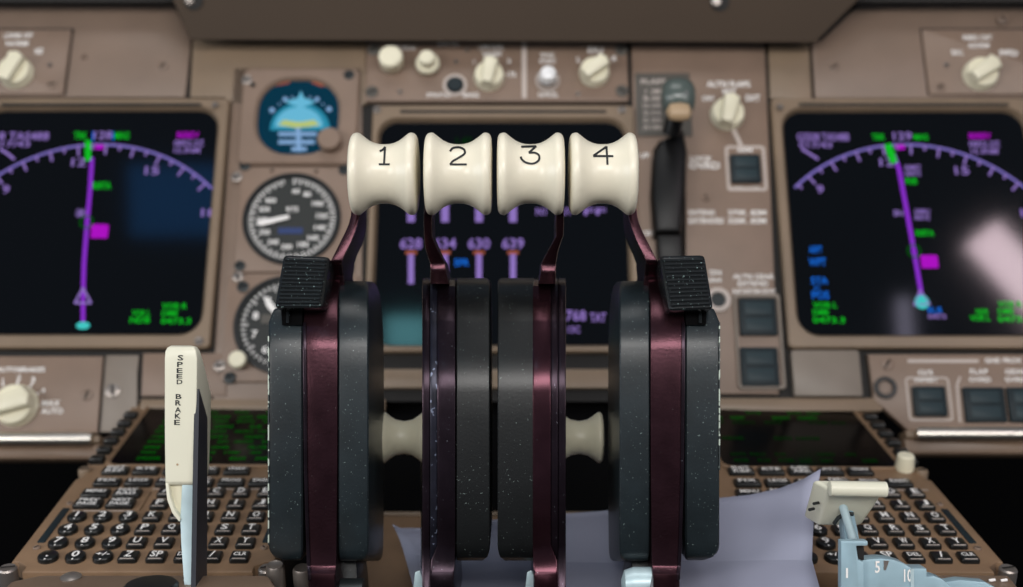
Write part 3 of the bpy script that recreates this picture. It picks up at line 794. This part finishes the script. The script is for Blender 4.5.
# lower shoulders in front of the keypads
def shoulder(pts, m=PEDB, name='shoulder', dz=.03, bev=.004):
    t = [L(*p) for p in pts]
    return part(PD, name, B().loops([[tuple(p) for p in t], [(p.x, p.y, p.z - dz) for p in t]]), m, bev=bev, bseg=3)
shoulder([(8, 581, .600), (40, 574, .612), (270, 574, .612), (300, 620, .55), (300, 680, .50), (-30, 680, .50), (-8, 600, .57)])
shoulder([(838, 574, .612), (1010, 574, .612), (1030, 600, .57), (1060, 680, .50), (860, 680, .50), (838, 610, .56)])
p = L(71, 577.5, .606)
part(PD, 'shoulder_stud', B().lathe([(.0055, -.002), (.0055, .0006), (.004, .0016), (.001, .002)], p, (0, -.2, 1), 20), STEEL)
cp = L(151, 587.5, .592)
part(PD, 'round_black_cap', B().lathe([(.0138, -.006), (.0138, .001), (.0125, .0022), (.004, .0026)], (cp.x, cp.y, cp.z), (0, -.1, 1), 36), BLKP)
for x in (957, 968, 992, 1004):
    p = L(x, 581, .598); part(PD, 'scale_mark', B().tube([p + Vector((-.0016, 0, .0002)), p + Vector((.0016, 0, .0006))], .0008, 8), WHITE)
for x, y in ((275, 567), (302, 570)):
    p = L(x, y, .618)
    o = part(PD, 'fastener', B().lathe([(.0050, -.012), (.0050, 0), (.0042, .0015), (.003, .001)], p, (0, -.35, 1), 22), STEEL)

# ================================================================== LEVERS
def loftst(st, back, taper=0.0):
    """stations (py, xl, xr, depth) in the photo's coordinates at that depth; extruded away to 'back'"""
    b = B(); fr_, bk = [], []
    ls = []
    for s in st:
        py, xl, xr, d = s[:4]; bd = s[4] if len(s) > 4 else back
        l, r = L(xl, py, d), L(xr, py, d)
        ls.append([tuple(l), tuple(r), (r.x, bd, r.z), (l.x, bd, l.z)])
    return b.loops(ls)

R_ = lambda t: None
KH, KC_D = .0172, .600
PROF = [(0, .0154), (.15, .0155), (.3, .0161), (.45, .0173), (.58, .0189), (.68, .0203), (.75, .0212), (.80, .0214), (.86, .0213), (.92, .0209), (.965, .0200), (.99, .0188), (1.0, .0172)]
def prof_r(t):
    t = min(1, abs(t))
    for (a, ra), (c, rc) in zip(PROF[:-1], PROF[1:]):
        if t <= c: return ra + (rc - ra) * (t - a) / (c - a)
    return PROF[-1][1]
def spool(c, hw=KH, s=1.0, seg=48):
    pr = [(r * s, -t * hw) for t, r in reversed(PROF)] + [(r * s, t * hw) for t, r in PROF[1:]]
    pr = [(pr[0][0] * .8, pr[0][1] - .0002)] + pr + [(pr[-1][0] * .8, pr[-1][1] + .0002)]
    return B().lathe(pr, c, (1, 0, 0), seg)
def on_spool(px, py, c, eps=.00025):
    d = ray(px, py); lo, hi = .5, c.y
    # march to the surface
    y = c.y - .03
    while y < c.y + .02:
        q = d * y; r = prof_r((q.x - c.x) / KH) + eps
        if (q.y - c.y) ** 2 + (q.z - c.z) ** 2 <= r * r: return q
        y += .00005
    return d * (c.y - .0155)
def cat(pts, n=8):
    out = []
    P = [Vector(p) for p in pts]; P = [P[0] * 2 - P[1]] + P + [P[-1] * 2 - P[-2]]
    for i in range(1, len(P) - 2):
        for k in range(n):
            t = k / n
            out.append(.5 * ((2 * P[i]) + (P[i + 1] - P[i - 1]) * t + (2 * P[i - 2 + 1] - 5 * P[i] + 4 * P[i + 1] - P[i + 2]) * t * t + (-P[i - 1] + 3 * P[i] - 3 * P[i + 1] + P[i + 2]) * t ** 3))
    out.append(P[-2]); return out
def seg(a, c, n=10):
    a, c = Vector(a), Vector(c); return [a.lerp(c, k / n) for k in range(n + 1)]
NUM = {1: [cat([(380, 151), (383, 149.5), (385, 147)]), seg((385, 147), (384, 164.3)), seg((379, 164.3), (389.5, 164.3))],
       2: [cat([(450.2, 151), (453, 148), (459, 147.2), (464, 149.5), (464.5, 153.5), (459, 157.5), (453, 161), (450.2, 164.4)]), seg((450.2, 164.4), (466.5, 164.4))],
       3: [seg((521.5, 146.6), (536, 146.2)), seg((536, 146.2), (529, 152.6)), cat([(529, 152.6), (535, 152.8), (539, 155.5), (538.5, 160.5), (533, 163.6), (526, 162.5), (522, 159.5), (520.8, 156.8)])],
       4: [seg((606.5, 146.6), (607.5, 164.6)), seg((606.5, 146.6), (593.5, 155.6)), seg((593.5, 156), (613, 156))]}
ORD = {1: 'one', 2: 'two', 3: 'three', 4: 'four'}
KC = {1: 384.7, 2: 458.7, 3: 530.5, 4: 602.3}

def mx(st):   # mirror stations about the lever bank's centre line
    return [(s[0], 988 - s[2], 988 - s[1]) + tuple(s[3:]) for s in st]

dprof = [(278, .642), (281, .630), (286, .618), (295, .608), (308, .600), (322, .5955), (336, .592), (348, .5905), (370, .5895), (420, .5885), (470, .5885), (520, .590), (545, .5925)]
def cover_st(xl, xr, rl=0, rr=0, y0=280, y1=561, dd=0):
    st = []
    for py, d in dprof:
        if py < y0: continue
        k_ = max(0, (y0 + 8 - py) / 8.0)
        st.append([py, xl + rl * .25 * k_ * 3, xr - rr * .25 * k_ * 3, d + dd])
    for t in (.3, .55, .8, 1.0):
        py = 545 + (y1 - 545) * t; e = 1 - math.sqrt(max(0, 1 - t * t))
        st.append([py, xl + rl * e, xr - rr * e, .5925 + .006 * e + dd])
    return [tuple(s) for s in st]

def rib_switch(T, corners, dtop, dbot):
    (x0, y0), (x1, y0b), (x2, y2), (x3, y3) = corners     # tl tr br bl
    a, b_, c, d = L(x0, y0, dtop), L(x1, y0b, dtop), L(x2, y2, dbot), L(x3, y3, dbot)
    off = Vector((0, .022, -.0035))
    o = part(T, 'ribbed_switch', B().hexa([tuple(a), tuple(b_), tuple(c), tuple(d), tuple(a + off), tuple(b_ + off), tuple(c + off), tuple(d + off)]), RIBM, bev=.0028, bseg=3)
    N = 12
    for k_ in range(N):
        t = .10 + .80 * k_ / (N - 1)
        l, r = a.lerp(d, t), b_.lerp(c, t)
        l2, r2 = l.lerp(r, .05), l.lerp(r, .95)
        part(T, 'rib', B().tube([l2, l2.lerp(r2, .03), l2.lerp(r2, .97), r2], [.0003, .00105, .00105, .0003], 8), RIBM, o)
    m0, m1 = a.lerp(b_, .5), d.lerp(c, .5)
    return o

def thrust(n):
    outer = n in (1, 4); left = n in (1, 2)
    M_ = (lambda s: s) if left else mx
    where = {1: 'leftmost thrust lever, ivory grip numbered 1, with ribbed switch on its left', 2: 'thrust lever with ivory grip numbered 2, second from left', 3: 'thrust lever with ivory grip numbered 3, second from right', 4: 'rightmost thrust lever, ivory grip numbered 4, with ribbed switch on its right'}[n]
    T = thing('thrust_lever', where, 'lever', WF, L(KC[n], 587, .60), 'thrust levers on the centre pedestal')
    c = L(KC[n], 174, KC_D)
    g = part(T, 'grip', spool(c), IVORY, ang=60)
    b = B()
    for st in NUM[n]:
        q = [Vector((p[0], p[1])) for p in st]; hw = 1.05
        for i in range(len(q) - 1):
            d = (q[i + 1] - q[i])
            if d.length < 1e-6: continue
            d.normalize(); nn = Vector((-d.y, d.x)) * hw; e = d * .25
            pts = [q[i] - nn - e, q[i + 1] - nn + e, q[i + 1] + nn + e, q[i] + nn - e]
            b.add([on_spool(p.x, p.y, c) for p in pts], [(0, 1, 2, 3)])
    part(T, 'numeral', b, INK, g)
    bk = .668
    if outer:
        neck = [(196, 352, 361, .614, .632), (206, 351.5, 361, .6125, .640), (216, 350.5, 359.5, .611, .646), (224, 348.5, 357.5, .6097, .652), (232, 345, 355, .6085, .655), (242, 340, 351, .607, .656), (252, 335, 346, .6058, .656), (261, 330.5, 342, .605, .658), (264, 330, 342, .6060, .660), (276, 329, 343, .618, .662), (290, 327, 345, .620, .664)]
        part(T, 'neck', loftst([s_[:4] + (s_[3] + .004,) for s_ in M_(neck)], bk), PURP, bev=.0010)
        part(T, 'neck_web', loftst([(s_[0], s_[1] + .2, s_[2] - .2, s_[3] + .0038, s_[4]) for s_ in M_(neck)], bk), DARKSIDE, bev=.0006)
        shank = [(268, 329, 342, .630), (276, 322, 340.5, .622), (290, 316, 339, .6095), (302, 310, 338, .602), (314, 304, 337.5, .597), (322, 303, 337.5, .5945), (330, 303, 337.5, .5925), (340, 303, 337.5, .5905), (350, 303, 337.5, .5895), (400, 303.5, 337.5, .5880), (470, 304, 337.3, .5878), (540, 306, 336.5, .5885), (566, 307, 336, .5885), (574, 308, 335.5, .5865), (580, 308, 335, .582), (590, 308, 335, .574), (630, 308, 335, .560)]
        part(T, 'shank', loftst(M_(shank), .66), PURP, bev=.0008, ang=18)
        lip = [(s_[0], s_[1] - .2, s_[1] + 3.2, s_[3] - .0008) for s_ in shank[5:-2]]
        part(T, 'shank_lip', loftst(M_(lip), .62), PURPD, bev=.0003)
        ls = []; N_ = cover_st(338, 368.5, 1, 3)
        for py, xl, xr, d in N_:
            if n == 4: xl, xr = 988 - xr, 988 - xl
            a1, b1 = L(xl, py, d), L(xr, py, d); yb_ = .662 if n == 1 else .660
            z2 = a1.z * (1 + (yb_ / d - 1) * min(1, max(0, (py - 480) / 60.0)))
            ls.append([tuple(a1), tuple(b1), (b1.x, yb_, z2), (a1.x, yb_, z2)])
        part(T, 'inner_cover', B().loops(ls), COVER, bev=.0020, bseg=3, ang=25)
        oc = cover_st(268, 303, 16, 1, 296)
        oc = [(y, xl + (10 * max(0, (322 - y) / 26.0)), xr, d) for y, xl, xr, d in oc]
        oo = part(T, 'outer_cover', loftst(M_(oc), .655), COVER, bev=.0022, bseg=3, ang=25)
        ws = [(y, xl - .2, xl + 1.1, d - .0003) for y, xl, xr, d in (oc[2:-4] if n == 1 else oc[1:7])]
        part(T, 'worn_edge', loftst(M_(ws), .60), WEAR, oo)
        if n == 1:
            rib_switch(T, [(283, 254.5), (330, 256.5), (322, 308), (274, 308)], .598, .584)
        else:
            rib_switch(T, [(659, 255.5), (705, 254.5), (714, 309), (669, 311)], .598, .584)
        # pocket under the switch
        pk = [(306, 281, 302, .600), (314, 281.5, 302, .596), (325, 282, 302, .5925)]
        part(T, 'switch_pocket', loftst(M_(pk), .63), BLACK)
        pin = [(309, 286, 289, .5955), (323, 286, 289, .591)]
        part(T, 'switch_post', loftst(M_(pin), .62), RIBM, bev=.0003)
        br = [(556, 337, 356, .606), (587, 337, 358, .600), (620, 337, 358, .59)]
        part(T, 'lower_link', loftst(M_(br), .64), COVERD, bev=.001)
        bl = L(*((345, 590) if n == 1 else (640, 583)), .594)
        bb = B().lathe([(.002, -.012), (.0065, -.010), (.0082, -.004), (.0082, .012)], (0, 0, 0), (1, 0, 0), 22)
        bb.v = [Vector((v_.x * .8, v_.y, v_.z * (1.0 if n == 4 else .7))) + bl for v_ in bb.v]
        part(T, 'pivot_cap', bb, ALU2 if n == 4 else DSTEEL)
    else:
        if n == 2:
            neck = [(196, 424, 433, .604, .622), (206, 424, 433, .603, .630), (222, 423.5, 431.5, .605, .638), (236, 424, 432, .609, .644), (248, 425, 437, .613, .648), (256, 427.5, 441, .616, .650), (263, 430, 445, .6185, .652), (270, 430.5, 446, .618, .654), (284, 430, 449, .612, .655)]
            nk = neck
        else:
            nk = [(196, 556, 564, .604, .622), (206, 556, 564, .603, .630), (222, 556, 564, .605, .638), (236, 556, 563.5, .609, .644), (242, 553, 561, .611, .646), (252, 547.5, 558, .615, .649), (264, 541, 556, .6185, .652), (272, 541, 556, .618, .654), (284, 538, 556, .612, .655)]
        part(T, 'neck', loftst([s_[:4] + (s_[3] + .005,) for s_ in nk], bk), PURP, bev=.0010)
        part(T, 'neck_web', loftst([(s_[0], s_[1] + .2, s_[2] - .2, s_[3] + .0048, s_[4]) for s_ in nk], bk), DARKSIDE, bev=.0006)
        d2 = [(278, .646), (281, .634), (286, .624), (296, .6165), (308, .6115), (319, .6072), (322, .6062), (340, .6010), (356, .5965), (368, .594), (380, .592), (392, .591), (420, .5902), (480, .5895), (530, .590), (545, .591)]
        shank = [(y, 437 if y < 300 else 437, 455.5, d - .0005) for y, d in d2] + [(560, 431, 455, .5905), (572, 430, 454.5, .589), (578, 429.5, 454, .586), (588, 429.5, 454, .578), (630, 429.5, 454, .562)]
        part(T, 'shank', loftst(M_(shank), .66), PURPD if n == 2 else PURPI, bev=.0010, ang=18)
        st2 = [(y, 422, 430, d + .002) for y, d in d2] + [(560, 422, 431, .593), (590, 422, 431, .588), (630, 422, 431, .58)]
        part(T, 'outer_strip', loftst(M_(st2), .65), PURPD, bev=.0010)
        st3 = [(y, 430, 437.2, d + .0008) for y, d in d2] + [(560, 430, 436, .592)]
        part(T, 'worn_strip', loftst(M_(st3), .65), STRIPM if n == 2 else PURPD, bev=.0008)
        cv = [(y, 456, 490 - (3 if y < 281 else 0), d) for y, d in d2]
        for t in (.3, .55, .8, 1.0):
            e = 1 - math.sqrt(max(0, 1 - t * t)); cv.append((545 + 16 * t, 456, 490 - 7 * e, .591 + .006 * e))
        if n == 3: cv2 = [(y, 497.5, 536.5, d) for y, xl, xr, d in cv]; cv2 = [(y, 497.5 + (490 - c_[2]) * 1, 536.5, d) for (y, a1, b1, d), c_ in zip(cv2, cv)]
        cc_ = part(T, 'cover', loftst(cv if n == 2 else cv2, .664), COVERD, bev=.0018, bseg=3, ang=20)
        bx = 418 if n == 2 else 530
        q = [(bx - 5, 590), (bx - 3, 572), (bx + 2, 570), (bx + 5, 580), (bx + 8, 592)]
        part(T, 'guide_clip', B().loops([[tuple(L(x, y, .60)) for x, y in q], [tuple(L(x, y, .606)) for x, y in q]]), ALU2, bev=.0006)
for n in (1, 2, 3, 4): thrust(n)

# paint chips on lever three's cover
# reverse thrust levers (spools seen between the covers)
for x, hw, lab in ((404, .0138, 'small ivory reverse lever spool between the first and second thrust levers'), (579, .0138, 'small ivory reverse lever spool between the third and fourth thrust levers')):
    d = .665
    c = L(x, 437.5, d)
    T = thing('reverse_thrust_lever', lab, 'lever', WF, c + Vector((0, 0, -.03)), 'reverse thrust levers')
    pr = [(-1, .011), (-.96, .0135), (-.88, .0146), (-.78, .0145), (-.6, .0125), (-.35, .0103), (0, .0094), (.35, .0103), (.6, .0125), (.78, .0145), (.88, .0146), (.96, .0135), (1, .011)]
    part(T, 'grip', B().lathe([(r, t * hw) for t, r in pr], c, (1, 0, 0), 40), IVORY2, ang=60)
    sx = -1 if x < 500 else 1   # the arm runs down beside the inner covers
    part(T, 'arm', B().tube([c + Vector((sx * -.013, .004, 0)), c + Vector((sx * -.013, .010, -.05)), c + Vector((sx * -.013, .012, -.10))], .004, 10), BLKP)

# speed brake lever
SB = thing('speed_brake_lever', 'tall cream lever marked SPEED BRAKE standing at the left of the thrust levers', 'lever', WF, L(190, 587, .60))
dS = .600
def handle_loops():
    ls = []
    prof = [(345.5, 171, 190, .6035, .6045), (347, 167.5, 194, .6012, .6045), (351, 165.2, 196, .6003, .605), (358, 164.6, 197, .600, .607), (370, 164.5, 197, .600, .613), (398, 164.5, 196.5, .600, .6265), (430, 164.6, 195.5, .600, .6275), (470, 165, 194, .600, .6275), (482, 165.2, 193.5, .600, .626), (485, 166, 192.5, .6015, .625)]
    for py, xl, xr, d, bd in prof:
        l, r = L(xl, py, d), L(xr, py, d)
        ls.append([tuple(l), tuple(r), (r.x + .0008, bd, r.z), (l.x, bd, l.z)])
    return ls
h = part(SB, 'handle', B().loops(handle_loops()), CREAM, bev=.0013, bseg=3, ang=40)
b = B(); bt_ = []
letters = [('S', 180.5, 355, 360.5), ('P', 180, 361.8, 367), ('E', 179.6, 368.2, 373), ('E', 179.4, 374, 378.5), ('D', 179.6, 379.6, 384.2), ('B', 178.6, 394, 399), ('R', 178.2, 400.2, 405.5), ('A', 178, 407, 412.4), ('K', 177.8, 413.4, 418.6), ('E', 177, 419.8, 425)]
for ch, x, y0, y1 in letters:
    a = L(x - 2.9, y1, dS - .0002); c = L(x + 2.9, y0, dS - .0002)
    vs, fs = glyphs(ch); xs = [p[0] for p in vs]; ys = [p[1] for p in vs]
    X0, X1, Y0, Y1 = min(xs), max(xs), min(ys), max(ys)
    b.add([(a.x + (p[0] - X0) / (X1 - X0) * (c.x - a.x), dS - .00025, a.z + (p[1] - Y0) / (Y1 - Y0) * (c.z - a.z)) for p in vs], fs)
part(SB, 'lettering', b, INK, h, label='stacked black letters reading SPEED BRAKE')
p = L(177.5, 464.5, dS)
part(SB, 'pin_hole', B().lathe([(.0006, .0003), (.0006, -.0003)], p, (0, 1, 0), 10), TIPM, h)
# dark inlay in the side
hx = L(196.5, 400, .600).x + .0012
def yz(px, py, X):  # point on plane x = X seen at that pixel
    d_ = X / ((px - CX) / F_PX); return Vector((X, d_, (CY - py) / F_PX * d_))
q = [yz(199.3, 389, hx), yz(207.5, 418, hx), yz(207, 600, hx), yz(195.5, 600, hx), yz(197.5, 480, hx)]
part(SB, 'side_inlay', B().loops([[tuple(v_) for v_ in q], [(v_.x - .0025, v_.y, v_.z) for v_ in q]]), GREYSIDE)
# shank
st = [(470, 182.5, 195.5, .6025), (500, 181, 195, .6022), (520, 180, 194.5, .6018), (545, 181, 195.5, .600), (565, 182.5, 196.5, .5985), (600, 185, 198, .596), (640, 186, 199, .594)]
part(SB, 'shank', loftst(st, .616), ALU2, bev=.0006)
q = [(165.2, 482), (168.5, 482), (170, 496), (174, 508), (180.5, 519), (179, 522), (172, 513), (167, 500)]
part(SB, 'skirt', B().loops([[tuple(L(x, y, .6005)) for x, y in q], [tuple(L(x, y, .6005) + Vector((0, .02, 0))) for x, y in q]]), CREAM, h, bev=.0004)
q = [(168.5, 482), (183, 482), (183, 521), (179, 519), (173, 507), (170, 496)]
part(SB, 'skirt_web', B().loops([[tuple(L(x, y, .604)) for x, y in q], [tuple(L(x, y, .604) + Vector((0, .018, 0))) for x, y in q]]), IVORY2, h)

# flap lever
FL = thing('flap_lever', 'cream T-handle flap lever on a pale blue post at lower right', 'lever', WF, L(858, 587, .60))
tl, tr, br_, bl_ = (829, 488.5), (887, 489.5), (862, 526), (818, 526)
da, db = .588, .612
fp = [L(*tl, da), L(*tr, da), L(*br_, db), L(*bl_, db)]
nrm = (fp[1] - fp[0]).cross(fp[3] - fp[0]).normalized()
if nrm.y < 0: nrm = -nrm
up = Vector((-.004, .004, .009))
bp_ = [p + Vector((-.0058, .010, .0030)) for p in fp]
part(FL, 'handle', B().hexa([tuple(p) for p in fp] + [tuple(p) for p in bp_]), CREAM, bev=.0026, bseg=4, ang=50)
c1, c2 = L(828.5, 488.5, da), L(887, 489.5, da)
part(FL, 'handle_rim', B().tube([c1, c1.lerp(c2, .02), c1.lerp(c2, .98), c2], [.0026, .0040, .0040, .0026], 18), CREAM)
b = B()
for x, y in ((811, 509), (815.5, 503)):
    q = L(x + 1.5, y, .600); b.lathe([(.0008, .0012), (.0008, -.0030)], q, (1, .9, 0), 10)
part(FL, 'screw_holes', b, INK)
stp = [(497, 839, 846, .601), (512, 842, 854, .602), (530, 844, 858, .602), (548, 846, 861, .602), (600, 850, 864, .598)]
part(FL, 'post', loftst(stp, .612), ALU, bev=.001)
c1 = L(841, 500, .600); c2 = L(858, 556, .600)
part(FL, 'post_rib', B().tube([c1, c2], .0022, 12), ALU2)
q = L(845, 523, .602)
part(FL, 'collar_clip', B().tube([L(834, 524, .603), L(838, 518, .602), L(846, 513, .601), L(853, 514, .602)], .0011, 8), DSTEEL)

# flap gate
FG = thing('flap_gate', 'pale blue painted metal flap gate with engraved 5 and stepped notches', 'lever gate', WF, L(890, 587, .60))
def gate(pts, d, t, m, name, bev=.0008):
    return part(FG, name, B().loops([[tuple(L(x, y, d - .022)) for x, y in pts], [tuple(L(x, y, d - .022) + Vector((0, t, 0))) for x, y in pts]]), m, bev=bev)
gate([(841, 541), (868, 541), (868, 546), (856.5, 546), (858.5, 560), (864, 562), (864, 640), (841, 640)], .592, .006, ALU, 'gate_fork')
cv = [(860, 561), (868, 559.5), (880, 558.5), (892, 559.5), (903, 563), (912, 568.5), (927, 568.5), (927, 577), (934, 576), (942, 579), (952, 587), (960, 640), (860, 640)]
gate(cv, .596, .010, ALU, 'gate_plate')
gate([(940, 583), (960, 580), (985, 582), (1000, 590), (1005, 640), (940, 640)], .604, .008, ALU, 'gate_plate')
gate([(884, 560.5), (889, 561), (886, 570), (884, 570)], .5955, .001, STEEL, 'notch', 0)
gate([(911, 569), (914, 569), (914, 590), (911, 590)], .5950, .002, ALU2, 'notch', 0)
gate([(856, 546.5), (864, 546.5), (864, 560), (858, 560)], .5965, .002, GAP, 'fork_shadow', 0)
b = B()
for st, x0, y0, x1, y1 in (('5', 875, 561, 880, 573), ('10', 904, 569, 912, 582), ('I', 846, 568, 848, 578)):
    a = L(x0, y1, .5735 if st != 'I' else .5695); c = L(x1, y0, a.y)
    vs, fs = glyphs(st); xs = [p[0] for p in vs]; ys = [p[1] for p in vs]
    X0, X1, Y0, Y1 = min(xs), max(xs), min(ys), max(ys)
    b.add([(a.x + (p[0] - X0) / (X1 - X0) * (c.x - a.x), a.y, a.z + (p[1] - Y0) / (Y1 - Y0) * (c.z - a.z)) for p in vs], fs)
part(FG, 'gate_numerals', b, WHITE)

# paper sheet behind the levers
cols = [  # x_top, y_top, d_top, x_mid, y_mid(fold), d_mid, x_bot, y_bot, d_bot
    (392, 524, .700, 404, 553, .690, 414, 590, .660),
    (400, 528, .701, 420, 556, .690, 430, 600, .655),
    (425, 528, .702, 445, 560, .690, 455, 610, .65),
    (480, 521, .704, 490, 562, .690, 500, 615, .65),
    (540, 515.5, .706, 545, 562, .690, 548, 618, .65),
    (600, 511, .702, 600, 563, .686, 600, 618, .645),
    (660, 505, .694, 655, 563, .675, 655, 615, .635),
    (715, 498.5, .682, 705, 562, .655, 705, 612, .622),
    (750, 495, .672, 745, 561, .638, 748, 608, .612),
    (780, 488.5, .664, 775, 560.5, .628, 782, 604, .606),
    (803, 479.5, .658, 798, 560.5, .622, 806, 602, .602),
    (821, 469, .652, 812, 560, .620, 823, 600, .600)]
b = B(); NR = 14; grid = []
for c in cols:
    t0, t1, t2 = L(*c[:3]), L(*c[3:6]), L(c[6], c[7], c[8] - .018); col = []
    for k_ in range(NR + 1):
        s_ = k_ / 8.0
        if k_ <= 8:
            p = t0.lerp(t1, s_); p.y += .004 * math.sin(math.pi * s_)
        else: p = t1.lerp(t2, (k_ - 8) / (NR - 8.0))
        col.append(p)
    grid.append(col)
for c in range(len(grid) - 1):
    for k_ in range(NR):
        b.add([grid[c][k_], grid[c + 1][k_], grid[c + 1][k_ + 1], grid[c][k_ + 1]], [(0, 1, 2, 3)])
sheet = solo('paper_sheet', 'creased white paper sheet propped behind the thrust levers', 'paper', WF, L(600, 587, .66), b, PAPER, ang=14)
sm = sheet.modifiers.new('thickness', 'SOLIDIFY'); sm.thickness = .0003

# ================================================================== LIGHT, CAMERA
def area(name, loc, tgt, sx, sy, power, col=(1, 1, 1)):
    l = bpy.data.lights.new(name, 'AREA'); l.shape = 'RECTANGLE'; l.size = sx; l.size_y = sy; l.energy = power; l.color = col
    o = bpy.data.objects.new(name, l); COL.objects.link(o); o.location = loc
    o.rotation_euler = (Vector(tgt) - Vector(loc)).to_track_quat('-Z', 'Y').to_euler(); return o
area('cabin_light', (.1, -.75, 1.72), (0, .75, 1.2), 1.3, .30, 13.5, (1, .97, .94))
area('overhead_light', (-.1, .30, 2.5), (0, .62, 1.1), .9, .4, 4, (1, .98, .96))
area('side_fill_light', (-1.15, -.75, 1.45), (0, .85, 1.15), .5, .4, 8.5, (1, .96, .92))  # added fill from the left, no lamp of the cockpit
area('side_fill_light', (1.15, -.75, 1.45), (0, .85, 1.2), .5, .4, 4, (1, .96, .92))  # weaker added fill from the right
area('side_window_light', (-1.6, .1, 1.45), (0, .7, 1.15), .5, .5, 5, (.88, .94, 1))
def window(name, centre, along, hit, sx, sy, rad, col):
    # added light, no real window, placed to reflect in the display glass
    z = (Vector(centre) - Vector(hit)).normalized(); x = Vector(along); x = (x - z * x.dot(z)).normalized(); y = z.cross(x)
    l = bpy.data.lights.new(name, 'AREA'); l.shape = 'RECTANGLE'; l.size = sx; l.size_y = sy; l.color = col
    l.energy = rad * math.pi * sx * sy
    o = bpy.data.objects.new(name, l); COL.objects.link(o)
    m = Matrix((x, y, z)).transposed().to_4x4(); m.translation = Vector(centre); o.matrix_world = m
window('streak_reflection_light', (1.105, -.38, 2.06), (.13, -.06, -.15), (.37, .87, 1.23), .36, .085, 16, (1, .78, .85))  # added for the pink streak on the right display
window('thin_streak_reflection_light', (.81, -.38, 2.00), (0, .4, 1), (.30, .87, 1.185), .10, .028, 4, (.8, .75, 1))  # added for the thin streak beside it
window('blue_reflection_light', (-.70, -.28, 2.24), (1, 0, 0), (-.26, .88, 1.28), .20, .15, 1.0, (.04, .34, 1))  # added for the blue patch on the left display
window('teal_reflection_light', (-.215, -.40, 1.985), (1, 0, 0), (-.08, .86, 1.17), .09, .07, 4.5, (.3, .9, 1))  # added for the teal patch on the centre display
w = bpy.data.worlds.new('World'); SC.world = w; w.use_nodes = True
w.node_tree.nodes['Background'].inputs['Color'].default_value = (.55, .68, .85, 1)
w.node_tree.nodes['Background'].inputs['Strength'].default_value = .16

cam = bpy.data.cameras.new('Camera'); co = bpy.data.objects.new('Camera', cam); COL.objects.link(co)
co.location = CAM; co.rotation_euler = (math.radians(90), 0, 0)
cam.sensor_width = 36; cam.lens = F_PX / W_IMG * 36; cam.clip_start = .01
cam.dof.use_dof = True; cam.dof.focus_distance = .592; cam.dof.aperture_fstop = 5.0
SC.camera = co
SC.view_settings.view_transform = 'Standard'
SC.view_settings.look = 'None'
